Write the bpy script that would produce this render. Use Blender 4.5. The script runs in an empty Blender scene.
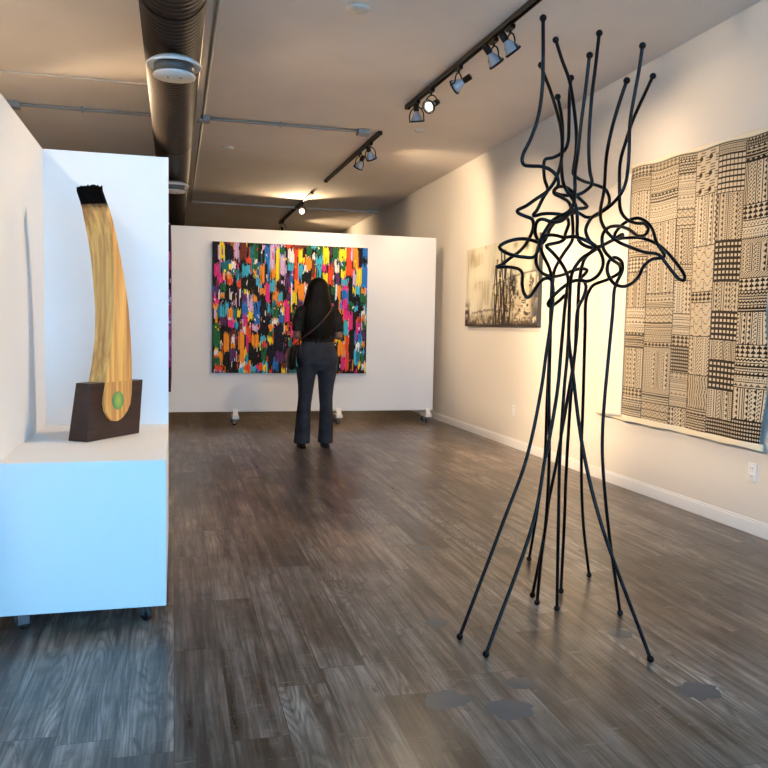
import bpy, math, random
import numpy as np
from mathutils import Vector, Matrix
PI = math.pi
S = bpy.context.scene
COL = S.collection

# ---------------------------------------------------------------- camera
def make_camera():
    yaw, pitch, roll = (math.radians(a) for a in (14.784, 3.997, 1.067))
    f = Vector((math.sin(yaw) * math.cos(pitch), math.cos(yaw) * math.cos(pitch), -math.sin(pitch)))
    r = Vector((math.cos(yaw), -math.sin(yaw), 0))
    u = r.cross(f)
    c, s = math.cos(roll), math.sin(roll)
    r2 = c * r + s * u
    u2 = -s * r + c * u
    cam = bpy.data.cameras.new('camera')
    o = bpy.data.objects.new('camera', cam)
    COL.objects.link(o)
    m = Matrix((( r2.x, u2.x, -f.x, 0), (r2.y, u2.y, -f.y, 0), (r2.z, u2.z, -f.z, 1.2), (0, 0, 0, 1)))
    o.matrix_world = m
    cam.sensor_fit = 'HORIZONTAL'
    cam.sensor_width = 36
    cam.lens = 796.9 / 768 * 36
    cam.clip_start = 0.05
    S.camera = o
make_camera()

# ---------------------------------------------------------------- world, daylight, exposure
S.view_settings.view_transform = 'Standard'
S.view_settings.look = 'None'
S.view_settings.gamma = 1
S.view_settings.use_curve_mapping = False
S.view_settings.exposure = 0.6
W = bpy.data.worlds.new('world'); S.world = W
W.use_nodes = True
W.node_tree.nodes['Background'].inputs[0].default_value = (0.42, 0.68, 1.0, 1)
W.node_tree.nodes['Background'].inputs[1].default_value = 1.0

def area(name, loc, rot, sx, sy, power, color, parent=None):
    l = bpy.data.lights.new(name, 'AREA'); l.shape = 'RECTANGLE'
    l.size = sx; l.size_y = sy; l.energy = power; l.color = color
    o = bpy.data.objects.new(name, l); COL.objects.link(o)
    o.location = loc; o.rotation_euler = rot
    return o
# daylight through the storefront glass behind the camera
area('shop_window_daylight', (0.6, -2.35, 1.5), (PI / 2, 0, 0), 5.2, 2.5, 235, (0.16, 0.56, 1.0))
# added fill light at the foot of the window, turned up to brighten the ceiling
area('added_ceiling_fill', (0.6, -2.4, .55), (PI / 2 + math.radians(80), 0, 0), 5.0, .9, 70, (0.80, 0.88, 1.0))
LAMP = (1.0, 0.73, 0.45)

# ---------------------------------------------------------------- helpers
ORG = {}
def reg(o, org): ORG[o.name] = Vector(org)
def empty(name, loc, label=None, cat=None, group=None):
    o = bpy.data.objects.new(name, None); COL.objects.link(o)
    o.location = loc; o.empty_display_size = 0.1
    reg(o, loc)
    if label: o['label'] = label
    if cat: o['category'] = cat
    if group: o['group'] = group
    return o
def tag(o, label=None, cat=None, group=None, kind=None):
    if label: o['label'] = label
    if cat: o['category'] = cat
    if group: o['group'] = group
    if kind: o['kind'] = kind
    return o
class G:
    """collects vertices and faces of one mesh, in world coordinates"""
    def __init__(s): s.v = []; s.f = []; s.m = []
    def add(s, v, f, mi=0):
        n = len(s.v); s.v.extend([tuple(p) for p in v])
        s.f.extend([tuple(i + n for i in q) for q in f]); s.m.extend([mi] * len(f)); return s
    def box(s, a, b, mi=0, M=None):
        (x0, y0, z0), (x1, y1, z1) = a, b
        v = [(x0,y0,z0),(x1,y0,z0),(x1,y1,z0),(x0,y1,z0),(x0,y0,z1),(x1,y0,z1),(x1,y1,z1),(x0,y1,z1)]
        if M is not None: v = [M @ Vector(p) for p in v]
        return s.add(v, [(0,3,2,1),(4,5,6,7),(0,1,5,4),(1,2,6,5),(2,3,7,6),(3,0,4,7)], mi)
    def lathe(s, prof, M, n=32, mi=0, cap=True):
        """prof: (radius, height) pairs about local z"""
        v = []; f = []
        for r, z in prof:
            for i in range(n):
                a = 2 * PI * i / n; v.append(M @ Vector((r * math.cos(a), r * math.sin(a), z)))
        for j in range(len(prof) - 1):
            for i in range(n):
                k = (i + 1) % n
                f.append((j*n+i, j*n+k, (j+1)*n+k, (j+1)*n+i))
        if cap:
            f.append(tuple(range(n))[::-1]); f.append(tuple((len(prof)-1)*n + i for i in range(n)))
        return s.add(v, f, mi)
    def ball(s, c, r, n=20, mi=0, sc=(1,1,1)):
        v = []; f = []; m = n // 2
        v.append((c[0], c[1], c[2] - r*sc[2]))
        for j in range(1, m):
            t = PI * j / m
            for i in range(n):
                a = 2*PI*i/n
                v.append((c[0]+r*sc[0]*math.sin(t)*math.cos(a), c[1]+r*sc[1]*math.sin(t)*math.sin(a), c[2]-r*sc[2]*math.cos(t)))
        v.append((c[0], c[1], c[2] + r*sc[2]))
        for i in range(n):
            k = (i+1) % n
            f.append((0, 1+k, 1+i))
            for j in range(m-2): f.append((1+j*n+i, 1+j*n+k, 1+(j+1)*n+k, 1+(j+1)*n+i))
            f.append((1+(m-2)*n+i, 1+(m-2)*n+k, len(v)-1))
        return s.add(v, f, mi)
    def tube(s, pts, rad, n=10, mi=0, cap=True):
        pts = [Vector(p) for p in pts]; N = len(pts)
        rads = rad if hasattr(rad, '__len__') else [rad]*N
        T = []
        for i in range(N):
            d = pts[min(i+1, N-1)] - pts[max(i-1, 0)]
            T.append(d.normalized() if d.length > 1e-9 else Vector((0,0,1)))
        up = Vector((0,0,1)) if abs(T[0].z) < 0.9 else Vector((1,0,0))
        X = (up - T[0]*up.dot(T[0])).normalized()
        v = []; f = []
        for i in range(N):
            X = (X - T[i]*X.dot(T[i])).normalized(); Y = T[i].cross(X)
            for k in range(n):
                a = 2*PI*k/n; v.append(pts[i] + (X*math.cos(a) + Y*math.sin(a))*rads[i])
        for i in range(N-1):
            for k in range(n):
                q = (k+1) % n; f.append((i*n+k, i*n+q, (i+1)*n+q, (i+1)*n+k))
        if cap: f.append(tuple(range(n))[::-1]); f.append(tuple((N-1)*n+k for k in range(n)))
        return s.add(v, f, mi)
    def loft(s, rings, n=24, mi=0):
        """rings: (centre xyz, rx, ry[, power]) horizontal ellipses, or (c, rx, ry, ax, ay) with own axes"""
        v = []; f = []
        for R in rings:
            c, rx, ry = Vector(R[0]), R[1], R[2]
            ax = Vector(R[3]) if len(R) > 3 else Vector((1,0,0)); ay = Vector(R[4]) if len(R) > 3 else Vector((0,1,0))
            for k in range(n):
                a = 2*PI*k/n; v.append(c + ax*rx*math.cos(a) + ay*ry*math.sin(a))
        m = len(rings)
        for i in range(m-1):
            for k in range(n):
                q = (k+1) % n; f.append((i*n+k, i*n+q, (i+1)*n+q, (i+1)*n+k))
        f.append(tuple(range(n))[::-1]); f.append(tuple((m-1)*n+k for k in range(n)))
        return s.add(v, f, mi)
    def build(s, name, mats, parent=None, smooth=False, bevel=0, origin=None, flatcap=False):
        if not isinstance(mats, (list, tuple)): mats = [mats]
        P = np.array(s.v)
        if origin is None:
            lo, hi = P.min(0), P.max(0); origin = ((lo[0]+hi[0])/2, (lo[1]+hi[1])/2, lo[2])
        org = Vector(origin)
        me = bpy.data.meshes.new(name)
        me.from_pydata([tuple(p) for p in (P - np.array(org))], [], s.f)
        for m in mats: me.materials.append(m)
        if len(mats) > 1: me.polygons.foreach_set('material_index', s.m)
        if smooth:
            me.polygons.foreach_set('use_smooth', [len(p) <= 4 for p in s.f])
        me.update()
        o = bpy.data.objects.new(name, me); COL.objects.link(o)
        if parent is not None:
            o.parent = parent; o.location = org - ORG[parent.name]
        else: o.location = org
        reg(o, org)
        if bevel:
            b = o.modifiers.new('bevel', 'BEVEL'); b.width = bevel; b.segments = 2; b.limit_method = 'ANGLE'
        return o
def spline(pts, step=0.008):
    """Catmull-Rom (centripetal) through the points, resampled"""
    P = [np.array(p, float) for p in pts]
    P = [2*P[0]-P[1]] + P + [2*P[-1]-P[-2]]
    out = []
    for i in range(1, len(P)-2):
        a, b, c, d = P[i-1:i+3]
        t0 = 0; t1 = max(np.linalg.norm(b-a), 1e-5)**.5; t2 = t1 + max(np.linalg.norm(c-b), 1e-5)**.5; t3 = t2 + max(np.linalg.norm(d-c), 1e-5)**.5
        n = max(2, int(np.linalg.norm(c-b)/step))
        for k in range(n):
            t = t1 + (t2-t1)*k/n
            A1 = (t1-t)/(t1-t0)*a + (t-t0)/(t1-t0)*b; A2 = (t2-t)/(t2-t1)*b + (t-t1)/(t2-t1)*c; A3 = (t3-t)/(t3-t2)*c + (t-t2)/(t3-t2)*d
            B1 = (t2-t)/(t2-t0)*A1 + (t-t0)/(t2-t0)*A2; B2 = (t3-t)/(t3-t1)*A2 + (t-t1)/(t3-t1)*A3
            out.append((t2-t)/(t2-t1)*B1 + (t-t1)/(t2-t1)*B2)
    out.append(P[-2])
    return [tuple(p) for p in out]
def axis_mat(loc, z, xhint=(0,0,1)):
    z = Vector(z).normalized(); x = Vector(xhint); x = x - z*x.dot(z)
    if x.length < 1e-4: x = Vector((1,0,0)) - z*z.x
    x.normalize(); y = z.cross(x)
    return Matrix(((x.x,y.x,z.x,loc[0]),(x.y,y.y,z.y,loc[1]),(x.z,y.z,z.z,loc[2]),(0,0,0,1)))

# ---------------------------------------------------------------- materials
def mat(name, color, rough=0.5, metal=0.0, spec=0.5, noise=None, bump=None, emit=None):
    m = bpy.data.materials.new(name); m.use_nodes = True
    nt = m.node_tree; b = nt.nodes['Principled BSDF']
    b.inputs['Base Color'].default_value = (*color, 1); b.inputs['Roughness'].default_value = rough
    b.inputs['Metallic'].default_value = metal; b.inputs['Specular IOR Level'].default_value = spec
    if noise:
        sc, amt = noise
        tc = nt.nodes.new('ShaderNodeTexCoord'); n = nt.nodes.new('ShaderNodeTexNoise'); n.inputs['Scale'].default_value = sc
        n.inputs['Detail'].default_value = 5
        r = nt.nodes.new('ShaderNodeValToRGB')
        r.color_ramp.elements[0].position = .3; r.color_ramp.elements[1].position = .7
        r.color_ramp.elements[0].color = (*[c*(1-amt) for c in color], 1); r.color_ramp.elements[1].color = (*[min(1, c*(1+amt)) for c in color], 1)
        nt.links.new(tc.outputs['Object'], n.inputs['Vector']); nt.links.new(n.outputs['Fac'], r.inputs['Fac']); nt.links.new(r.outputs['Color'], b.inputs['Base Color'])
    if bump:
        sc, st = bump
        tc = nt.nodes.new('ShaderNodeTexCoord'); n = nt.nodes.new('ShaderNodeTexNoise'); n.inputs['Scale'].default_value = sc; n.inputs['Detail'].default_value = 4
        bp = nt.nodes.new('ShaderNodeBump'); bp.inputs['Strength'].default_value = st; bp.inputs['Distance'].default_value = 0.01
        nt.links.new(tc.outputs['Object'], n.inputs['Vector']); nt.links.new(n.outputs['Fac'], bp.inputs['Height']); nt.links.new(bp.outputs['Normal'], b.inputs['Normal'])
    if emit:
        b.inputs['Emission Color'].default_value = (*emit[0], 1); b.inputs['Emission Strength'].default_value = emit[1]
    return m
def attr_mat(name, rough=0.6, spec=0.3, bump=None):
    m = mat(name, (.5,.5,.5), rough, 0, spec, bump=bump); nt = m.node_tree
    a = nt.nodes.new('ShaderNodeAttribute'); a.attribute_name = 'pigment'
    nt.links.new(a.outputs['Color'], nt.nodes['Principled BSDF'].inputs['Base Color']); return m
def floor_material():
    m = bpy.data.materials.new('floor_vinyl_planks'); m.use_nodes = True
    nt = m.node_tree; N = nt.nodes; L = nt.links; b = N['Principled BSDF']
    def nd(t, **k):
        n = N.new(t)
        for a, v in k.items():
            if a in n.inputs: n.inputs[a].default_value = v
            else: setattr(n, a, v)
        return n
    geo = nd('ShaderNodeNewGeometry'); sep = nd('ShaderNodeSeparateXYZ'); L.new(geo.outputs['Position'], sep.inputs[0])
    row = nd('ShaderNodeMath', operation='DIVIDE'); L.new(sep.outputs['X'], row.inputs[0]); row.inputs[1].default_value = .165
    fl = nd('ShaderNodeMath', operation='FLOOR'); L.new(row.outputs[0], fl.inputs[0])
    wn = nd('ShaderNodeTexWhiteNoise', noise_dimensions='1D'); L.new(fl.outputs[0], wn.inputs['W'])
    sh = nd('ShaderNodeMath', operation='MULTIPLY_ADD'); L.new(wn.outputs['Value'], sh.inputs[0]); sh.inputs[1].default_value = 1.22; L.new(sep.outputs['Y'], sh.inputs[2])
    cmb = nd('ShaderNodeCombineXYZ'); L.new(sh.outputs[0], cmb.inputs['X']); L.new(sep.outputs['X'], cmb.inputs['Y'])
    br = nd('ShaderNodeTexBrick', Scale=1.0); br.offset = 0; br.offset_frequency = 2; br.squash = 1
    br.inputs['Brick Width'].default_value = 1.22; br.inputs['Row Height'].default_value = .165
    br.inputs['Mortar Size'].default_value = .0012; br.inputs['Mortar Smooth'].default_value = .3; br.inputs['Bias'].default_value = 0
    br.inputs['Color1'].default_value = (0,0,0,1); br.inputs['Color2'].default_value = (1,1,1,1); br.inputs['Mortar'].default_value = (.5,.5,.5,1)
    L.new(cmb.outputs[0], br.inputs['Vector'])
    rnd = nd('ShaderNodeSeparateColor'); L.new(br.outputs['Color'], rnd.inputs[0])
    # grain coordinates: long along the plank, shifted for every plank
    off = nd('ShaderNodeVectorMath', operation='MULTIPLY_ADD'); L.new(br.outputs['Color'], off.inputs[0]); off.inputs[1].default_value = (37, 19, 7)
    L.new(cmb.outputs[0], off.inputs[2])
    st = nd('ShaderNodeVectorMath', operation='MULTIPLY'); L.new(off.outputs[0], st.inputs[0]); st.inputs[1].default_value = (1.3, 22, 1)
    n1 = nd('ShaderNodeTexNoise', Scale=1.0, Detail=6.0, Roughness=.65); L.new(st.outputs[0], n1.inputs['Vector'])
    st2 = nd('ShaderNodeVectorMath', operation='MULTIPLY'); L.new(off.outputs[0], st2.inputs[0]); st2.inputs[1].default_value = (5, 120, 1)
    n2 = nd('ShaderNodeTexNoise', Scale=1.0, Detail=3.0); L.new(st2.outputs[0], n2.inputs['Vector'])
    # cathedral figure: rings from a stretched distorted wave
    st3 = nd('ShaderNodeVectorMath', operation='MULTIPLY'); L.new(off.outputs[0], st3.inputs[0]); st3.inputs[1].default_value = (1.1, 8.5, 1)
    nw = nd('ShaderNodeTexNoise', Scale=.9, Detail=1.0); L.new(st3.outputs[0], nw.inputs['Vector'])
    mw = nd('ShaderNodeMath', operation='MULTIPLY'); L.new(nw.outputs['Fac'], mw.inputs[0]); mw.inputs[1].default_value = 22
    fr = nd('ShaderNodeMath', operation='PINGPONG'); L.new(mw.outputs[0], fr.inputs[0]); fr.inputs[1].default_value = .5
    # large worn patches
    n4 = nd('ShaderNodeTexNoise', Scale=2.6, Detail=5.0, Roughness=.6); L.new(off.outputs[0], n4.inputs['Vector'])
    def mix(a, bb, fac, t='MIX'):
        x = nd('ShaderNodeMix', data_type='RGBA', blend_type=t)
        for sock, val in ((x.inputs[0], fac), (x.inputs[6], a), (x.inputs[7], bb)):
            if hasattr(val, 'links') or isinstance(val, bpy.types.NodeSocket): L.new(val, sock)
            else: sock.default_value = val
        return x.outputs[2]
    r0 = nd('ShaderNodeValToRGB'); L.new(rnd.outputs[0], r0.inputs['Fac'])
    e = r0.color_ramp.elements; e[0].position = 0; e[0].color = (.095,.070,.052,1); e[1].position = 1; e[1].color = (.225,.185,.150,1)
    k = e.new(.45); k.color = (.150,.117,.092,1)
    r1 = nd('ShaderNodeValToRGB'); L.new(n1.outputs['Fac'], r1.inputs['Fac'])
    e = r1.color_ramp.elements; e[0].position = .36; e[0].color = (.30,.28,.26,1); e[1].position = .68; e[1].color = (1.65,1.65,1.68,1)
    c = mix(r0.outputs[0], r1.outputs[0], 1.0, 'MULTIPLY')
    r2 = nd('ShaderNodeValToRGB'); L.new(fr.outputs[0], r2.inputs['Fac'])
    e = r2.color_ramp.elements; e[0].position = .05; e[0].color = (.5,.48,.46,1); e[1].position = .34; e[1].color = (1.1,1.1,1.1,1)
    g = nd('ShaderNodeMath', operation='GREATER_THAN'); L.new(rnd.outputs[0], g.inputs[0]); g.inputs[1].default_value = .66
    gm = nd('ShaderNodeMath', operation='MULTIPLY_ADD'); L.new(g.outputs[0], gm.inputs[0]); gm.inputs[1].default_value = .65; gm.inputs[2].default_value = .08
    c = mix(c, mix(c, r2.outputs[0], 1.0, 'MULTIPLY'), gm.outputs[0])
    r3 = nd('ShaderNodeValToRGB'); L.new(n2.outputs['Fac'], r3.inputs['Fac'])
    e = r3.color_ramp.elements; e[0].position = .4; e[0].color = (.8,.8,.8,1); e[1].position = .62; e[1].color = (1.28,1.28,1.3,1)
    c = mix(c, r3.outputs[0], 1.0, 'MULTIPLY')
    r4 = nd('ShaderNodeValToRGB'); L.new(n4.outputs['Fac'], r4.inputs['Fac'])
    e = r4.color_ramp.elements; e[0].position = .35; e[0].color = (.62,.6,.58,1); e[1].position = .68; e[1].color = (1.4,1.4,1.44,1)
    c = mix(c, r4.outputs[0], 1.0, 'MULTIPLY')
    # short pale scratches across the boards and dark knots
    st5 = nd('ShaderNodeVectorMath', operation='MULTIPLY'); L.new(off.outputs[0], st5.inputs[0]); st5.inputs[1].default_value = (34, 7, 1)
    n5 = nd('ShaderNodeTexNoise', Scale=1.0, Detail=4.0, Roughness=.7, Distortion=1.2); L.new(st5.outputs[0], n5.inputs['Vector'])
    r5 = nd('ShaderNodeValToRGB'); L.new(n5.outputs['Fac'], r5.inputs['Fac'])
    e = r5.color_ramp.elements; e[0].position = .60; e[0].color = (0,0,0,1); e[1].position = .72; e[1].color = (.55,.55,.55,1)
    c = mix(c, (.26,.225,.19,1), r5.outputs[0])
    st6 = nd('ShaderNodeVectorMath', operation='MULTIPLY'); L.new(off.outputs[0], st6.inputs[0]); st6.inputs[1].default_value = (3.2, 9, 1)
    n6 = nd('ShaderNodeTexNoise', Scale=1.0, Detail=5.0, Roughness=.7, Distortion=2.2); L.new(st6.outputs[0], n6.inputs['Vector'])
    r6 = nd('ShaderNodeValToRGB'); L.new(n6.outputs['Fac'], r6.inputs['Fac'])
    e = r6.color_ramp.elements; e[0].position = .57; e[0].color = (0,0,0,1); e[1].position = .70; e[1].color = (.8,.8,.8,1)
    c = mix(c, (.035,.026,.02,1), r6.outputs[0])
    c = mix(c, (.02,.016,.013,1), br.outputs['Fac'])
    L.new(c, b.inputs['Base Color'])
    rr = nd('ShaderNodeMapRange'); L.new(n1.outputs['Fac'], rr.inputs[0]); rr.inputs[3].default_value = .24; rr.inputs[4].default_value = .36
    L.new(rr.outputs[0], b.inputs['Roughness'])
    b.inputs['Specular IOR Level'].default_value = .5
    bp = nd('ShaderNodeBump', Strength=.16, Distance=.004); L.new(n1.outputs['Fac'], bp.inputs['Height']); L.new(bp.outputs[0], b.inputs['Normal'])
    return m
def wood_material(name, dark, light, scale=(60, 60, 1.5), rough=.45):
    m = mat(name, light, rough); nt = m.node_tree; b = nt.nodes['Principled BSDF']
    tc = nt.nodes.new('ShaderNodeTexCoord'); mp = nt.nodes.new('ShaderNodeMapping'); mp.inputs['Scale'].default_value = scale
    n = nt.nodes.new('ShaderNodeTexNoise'); n.inputs['Scale'].default_value = 1; n.inputs['Detail'].default_value = 5
    r = nt.nodes.new('ShaderNodeValToRGB'); r.color_ramp.elements[0].position = .34; r.color_ramp.elements[1].position = .66
    r.color_ramp.elements[0].color = (*dark, 1); r.color_ramp.elements[1].color = (*light, 1)
    nt.links.new(tc.outputs['Object'], mp.inputs[0]); nt.links.new(mp.outputs[0], n.inputs['Vector']); nt.links.new(n.outputs['Fac'], r.inputs['Fac']); nt.links.new(r.outputs[0], b.inputs['Base Color'])
    return m
M_floor = floor_material()
M_wall = mat('wall_paint', (.66,.62,.56), .85, spec=.2, bump=(60, .05))
M_ceil = mat('ceiling_paint', (.70,.63,.55), .9, spec=.1, noise=(1.2, .05))
M_white = mat('white_board_paint', (.78,.77,.75), .6, spec=.3, noise=(2, .015))
M_base = mat('baseboard_gloss_paint', (.78,.77,.75), .35)
M_duct = mat('duct_bronze', (.014,.009,.0075), .55, spec=.18, metal=0, noise=(6, .25))
M_black = mat('black_powder_coat', (.005,.005,.006), .45, spec=.25)
M_rod = mat('blackened_steel_rod', (.002,.0025,.004), .3, spec=.17)
M_grey = mat('grey_galvanised', (.30,.31,.30), .5, metal=.3)
M_lightpipe = mat('ceiling_painted_trim', (.55,.50,.43), .7)
M_vent = mat('vent_white', (.62,.61,.58), .5)
M_vdark = mat('vent_neck_dark', (.06,.06,.06), .4)
M_bulb = mat('bulb_reflector_glass', (.34,.35,.38), .2)
M_lens_on = mat('bulb_lens_lit', (.9,.8,.6), .3, emit=((1,.80,.52), 5))
M_lens_hot = mat('bulb_lens_bright', (.9,.8,.6), .3, emit=((1,.80,.52), 60))
M_lens_off = mat('bulb_lens_unlit', (.55,.55,.55), .2)
M_plastic = mat('white_plastic', (.74,.73,.72), .35)
M_slot = mat('outlet_slot_dark', (.05,.05,.05), .5)
M_paint = attr_mat('acrylic_paint_layers', .55, .15, bump=(90, .4))
M_ink = attr_mat('printed_cloth', .9, .1, bump=(150, .2))
M_canvas = mat('raw_canvas_edge', (.62,.6,.56), .85)
M_canvas_dark = mat('painted_canvas_edge', (.07,.07,.07), .8)
M_cloth = mat('cream_cloth', (.72,.68,.60), .95, spec=.1, bump=(25, .35))
M_hem = mat('cream_hem', (.74,.66,.50), .95, spec=.1)
M_block = wood_material('wenge_block', (.014,.005,.004), (.042,.012,.008), (8, 8, 50), .4)
M_match = wood_material('pale_matchwood', (.46,.17,.045), (.90,.46,.12), (45, 45, 1.6), .4)
M_char = mat('charred_black', (.002,.002,.0025), .9, spec=.08, bump=(60, .9))
M_green = mat('green_resin_disc', (.16,.36,.12), .35)
def disc_gradient():
    nt = M_green.node_tree; tc = nt.nodes.new('ShaderNodeTexCoord'); mp = nt.nodes.new('ShaderNodeMapping'); mp.inputs['Location'].default_value = (-.5,-.5,-.5)
    ln = nt.nodes.new('ShaderNodeVectorMath'); ln.operation = 'LENGTH'; r = nt.nodes.new('ShaderNodeValToRGB')
    r.color_ramp.elements[0].position = .05; r.color_ramp.elements[0].color = (.42,.48,.06,1); r.color_ramp.elements[1].position = .6; r.color_ramp.elements[1].color = (.07,.27,.10,1)
    nt.links.new(tc.outputs['Generated'], mp.inputs[0]); nt.links.new(mp.outputs[0], ln.inputs[0]); nt.links.new(ln.outputs['Value'], r.inputs['Fac']); nt.links.new(r.outputs[0], nt.nodes['Principled BSDF'].inputs['Base Color'])
disc_gradient()
def scorch():
    # the wood is burnt brown to black just under the charred tip
    nt = M_match.node_tree; b = nt.nodes['Principled BSDF']; old = b.inputs['Base Color'].links[0].from_socket
    g = nt.nodes.new('ShaderNodeNewGeometry'); s = nt.nodes.new('ShaderNodeSeparateXYZ'); n = nt.nodes.new('ShaderNodeTexNoise'); n.inputs['Scale'].default_value = 40
    a = nt.nodes.new('ShaderNodeMath'); a.operation = 'MULTIPLY_ADD'; a.inputs[1].default_value = .05
    r = nt.nodes.new('ShaderNodeMapRange'); r.inputs[1].default_value = 1.728; r.inputs[2].default_value = 1.765
    m = nt.nodes.new('ShaderNodeMix'); m.data_type = 'RGBA'; m.inputs[7].default_value = (.004,.003,.003,1)
    nt.links.new(g.outputs['Position'], s.inputs[0]); nt.links.new(n.outputs['Fac'], a.inputs[0]); nt.links.new(s.outputs['Z'], a.inputs[2])
    nt.links.new(a.outputs[0], r.inputs[0]); nt.links.new(r.outputs[0], m.inputs[0]); nt.links.new(old, m.inputs[6]); nt.links.new(m.outputs[2], b.inputs['Base Color'])
scorch()
M_wheel = mat('black_rubber_wheel', (.015,.015,.017), .4)
M_steel = mat('caster_steel', (.34,.36,.4), .25, metal=.9)
M_skin = mat('brown_skin', (.16,.075,.045), .5)
M_hair = mat('black_hair', (.002,.0016,.0015), .5, spec=.12, bump=(80, .5))
M_blouse = mat('charcoal_blouse_fabric', (.014,.014,.015), .9, spec=.1, noise=(22, .5), bump=(40, .4))
M_jeans = mat('grey_blue_denim', (.034,.036,.042), .9, spec=.15, noise=(14, .22), bump=(60, .3))
M_seam = mat('denim_seam', (.022,.025,.032), .9)
M_shoe = mat('black_leather', (.004,.004,.005), .4, spec=.2)
M_strap = mat('brown_strap_leather', (.05,.016,.012), .4)
M_glass = mat('storefront_glass', (.9,.95,1), .02); M_glass.node_tree.nodes['Principled BSDF'].inputs['Transmission Weight'].default_value = 1
M_glass.node_tree.nodes['Principled BSDF'].inputs['IOR'].default_value = 1.02
M_patch = mat('grey_floor_spots', (.07,.08,.09), .3)  # smooth blue-grey colour of the floor spots

# ---------------------------------------------------------------- room shell
RX, LX, FY, BY, CZ = 3.385, -2.6, -2.2, 18.0, 3.19
def struct(name, g, m, **k):
    o = g.build(name, m, **k); o['kind'] = 'structure'; return o
struct('floor', G().box((LX-.15, FY-.15, -.1), (RX+.15, BY+.15, 0)), M_floor)
struct('ceiling', G().box((LX-.15, FY-.15, CZ), (RX+.15, BY+.15, CZ+.1)), M_ceil)
struct('wall_right', G().box((RX, FY-.15, 0), (RX+.15, BY+.15, CZ)), M_wall)
struct('wall_left', G().box((LX-.15, FY-.15, 0), (LX, BY+.15, CZ)), M_wall)
struct('wall_back', G().box((LX, BY, 0), (RX, BY+.15, CZ)), M_wall)
g = G(); g.box((LX, FY-.15, 0), (RX, FY, .25)).box((LX, FY-.15, 2.8), (RX, FY, CZ)).box((LX, FY-.15, .25), (-1.9, FY, 2.8)).box((3.1, FY-.15, .25), (RX, FY, 2.8))
struct('wall_front', g, M_wall)
g = G()
for x in (-1.9, -.25, 1.4, 3.05): g.box((x, FY-.12, .25), (x+.05, FY-.04, 2.8))
g.box((-1.9, FY-.12, .25), (3.1, FY-.04, .3)).box((-1.9, FY-.12, 2.75), (3.1, FY-.04, 2.8))
wf = struct('window_1', g, M_black)
G().box((-1.88, FY-.09, .28), (3.08, FY-.082, 2.78)).build('window_pane', M_glass, wf)
struct('baseboard_right', (lambda g: (g.box((RX-.016, FY, 0), (RX, BY, .078)), g.box((RX-.010, FY, .078), (RX, BY, .092)))[-1] and g)(G()), M_base, bevel=.003)
# ceiling seams and dropped edge at the back of the room
struct('trim_1', G().box((LX, 7.06, CZ-.012), (-.12, 7.10, CZ)), M_lightpipe)
struct('trim_2', G().box((.2, 13.35, CZ-.03), (RX, 13.42, CZ)), M_lightpipe)
struct('trim_3', G().box((.19, FY, CZ-.045), (.235, 13.35, CZ)), M_lightpipe)

# ---------------------------------------------------------------- duct and ceiling fittings
def make_duct():
    t = empty('spiral_duct', (-.01, 8, 2.73), 'large round dark bronze spiral air duct running along the ceiling', 'duct')
    r = .172; zc = 2.905; prof = []
    y = FY; y1 = 17.9
    n = 40
    g = G(); v = []; f = []; rows = 0
    while y < y1:
        for dy, dr in ((0, 0), (.045, 0), (.0475, .0009), (.0525, .0009), (.055, 0)):
            if dy == 0 and rows: continue
            for i in range(n):
                a = 2*PI*i/n
                v.append((-.01 + (r+dr)*math.cos(a), y+dy+ .06*i/n - .03, zc + (r+dr)*math.sin(a)))
            rows += 1
        y += .055
    for j in range(rows-1):
        for i in range(n):
            k = (i+1) % n
            f.append((j*n+i, (j+1)*n+i, (j+1)*n+k, j*n+k))
    g.add(v, f); g.build('duct_shell', M_duct, t, smooth=True)
    for y in (1.5, 4.3, 7.6, 10.9, 14.2):
        s = G(); pts = []
        for i in range(33):
            a = PI*i/32 + PI
            pts.append((-.01 + (r+.007)*math.cos(a), y, zc + (r+.007)*math.sin(a)))
        pts = [(-.01-r-.007, y, CZ-.002)] + pts + [(-.01+r+.007, y, CZ-.002)]
        vv = []; ff = []
        for p in pts: vv += [(p[0], p[1]-.02, p[2]), (p[0], p[1]+.02, p[2])]
        for i in range(len(pts)-1): ff.append((2*i, 2*i+1, 2*i+3, 2*i+2))
        s.add(vv, ff); o = s.build('hanger_strap', M_duct, t); so = o.modifiers.new('thick', 'SOLIDIFY'); so.thickness = .0015
    return t
make_duct()
def diffuser(y, label):
    t = empty('air_diffuser', (0, y, 2.59), label, 'air diffuser', 'round diffusers under the duct')
    T = Matrix.Translation((0, y, 0))
    G().lathe([(.108,2.695),(.140,2.676),(.151,2.666),(.153,2.658),(.149,2.653),(.12,2.660),(.108,2.664)], T, 40).build('collar_ring', M_vent, t, smooth=True)
    G().lathe([(.05,2.726),(.105,2.672),(.112,2.660),(.113,2.612),(.10,2.611)], T, 40).build('neck', M_vdark, t, smooth=True)
    G().lathe([(.05,2.612),(.112,2.611),(.119,2.603),(.116,2.596),(.03,2.592)], T, 40).build('face_plate', M_vent, t, smooth=True)
    for a in (-.035, .035):
        G().lathe([(.005,2.593),(.005,2.588)], Matrix.Translation((a, y-.01, 0)), 12).build('screw', M_vdark, t)
diffuser(4.78, 'nearest white round diffuser under the bronze duct, shown whole')
diffuser(8.84, 'farther white diffuser under the duct, half hidden by the white panel edge')
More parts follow.
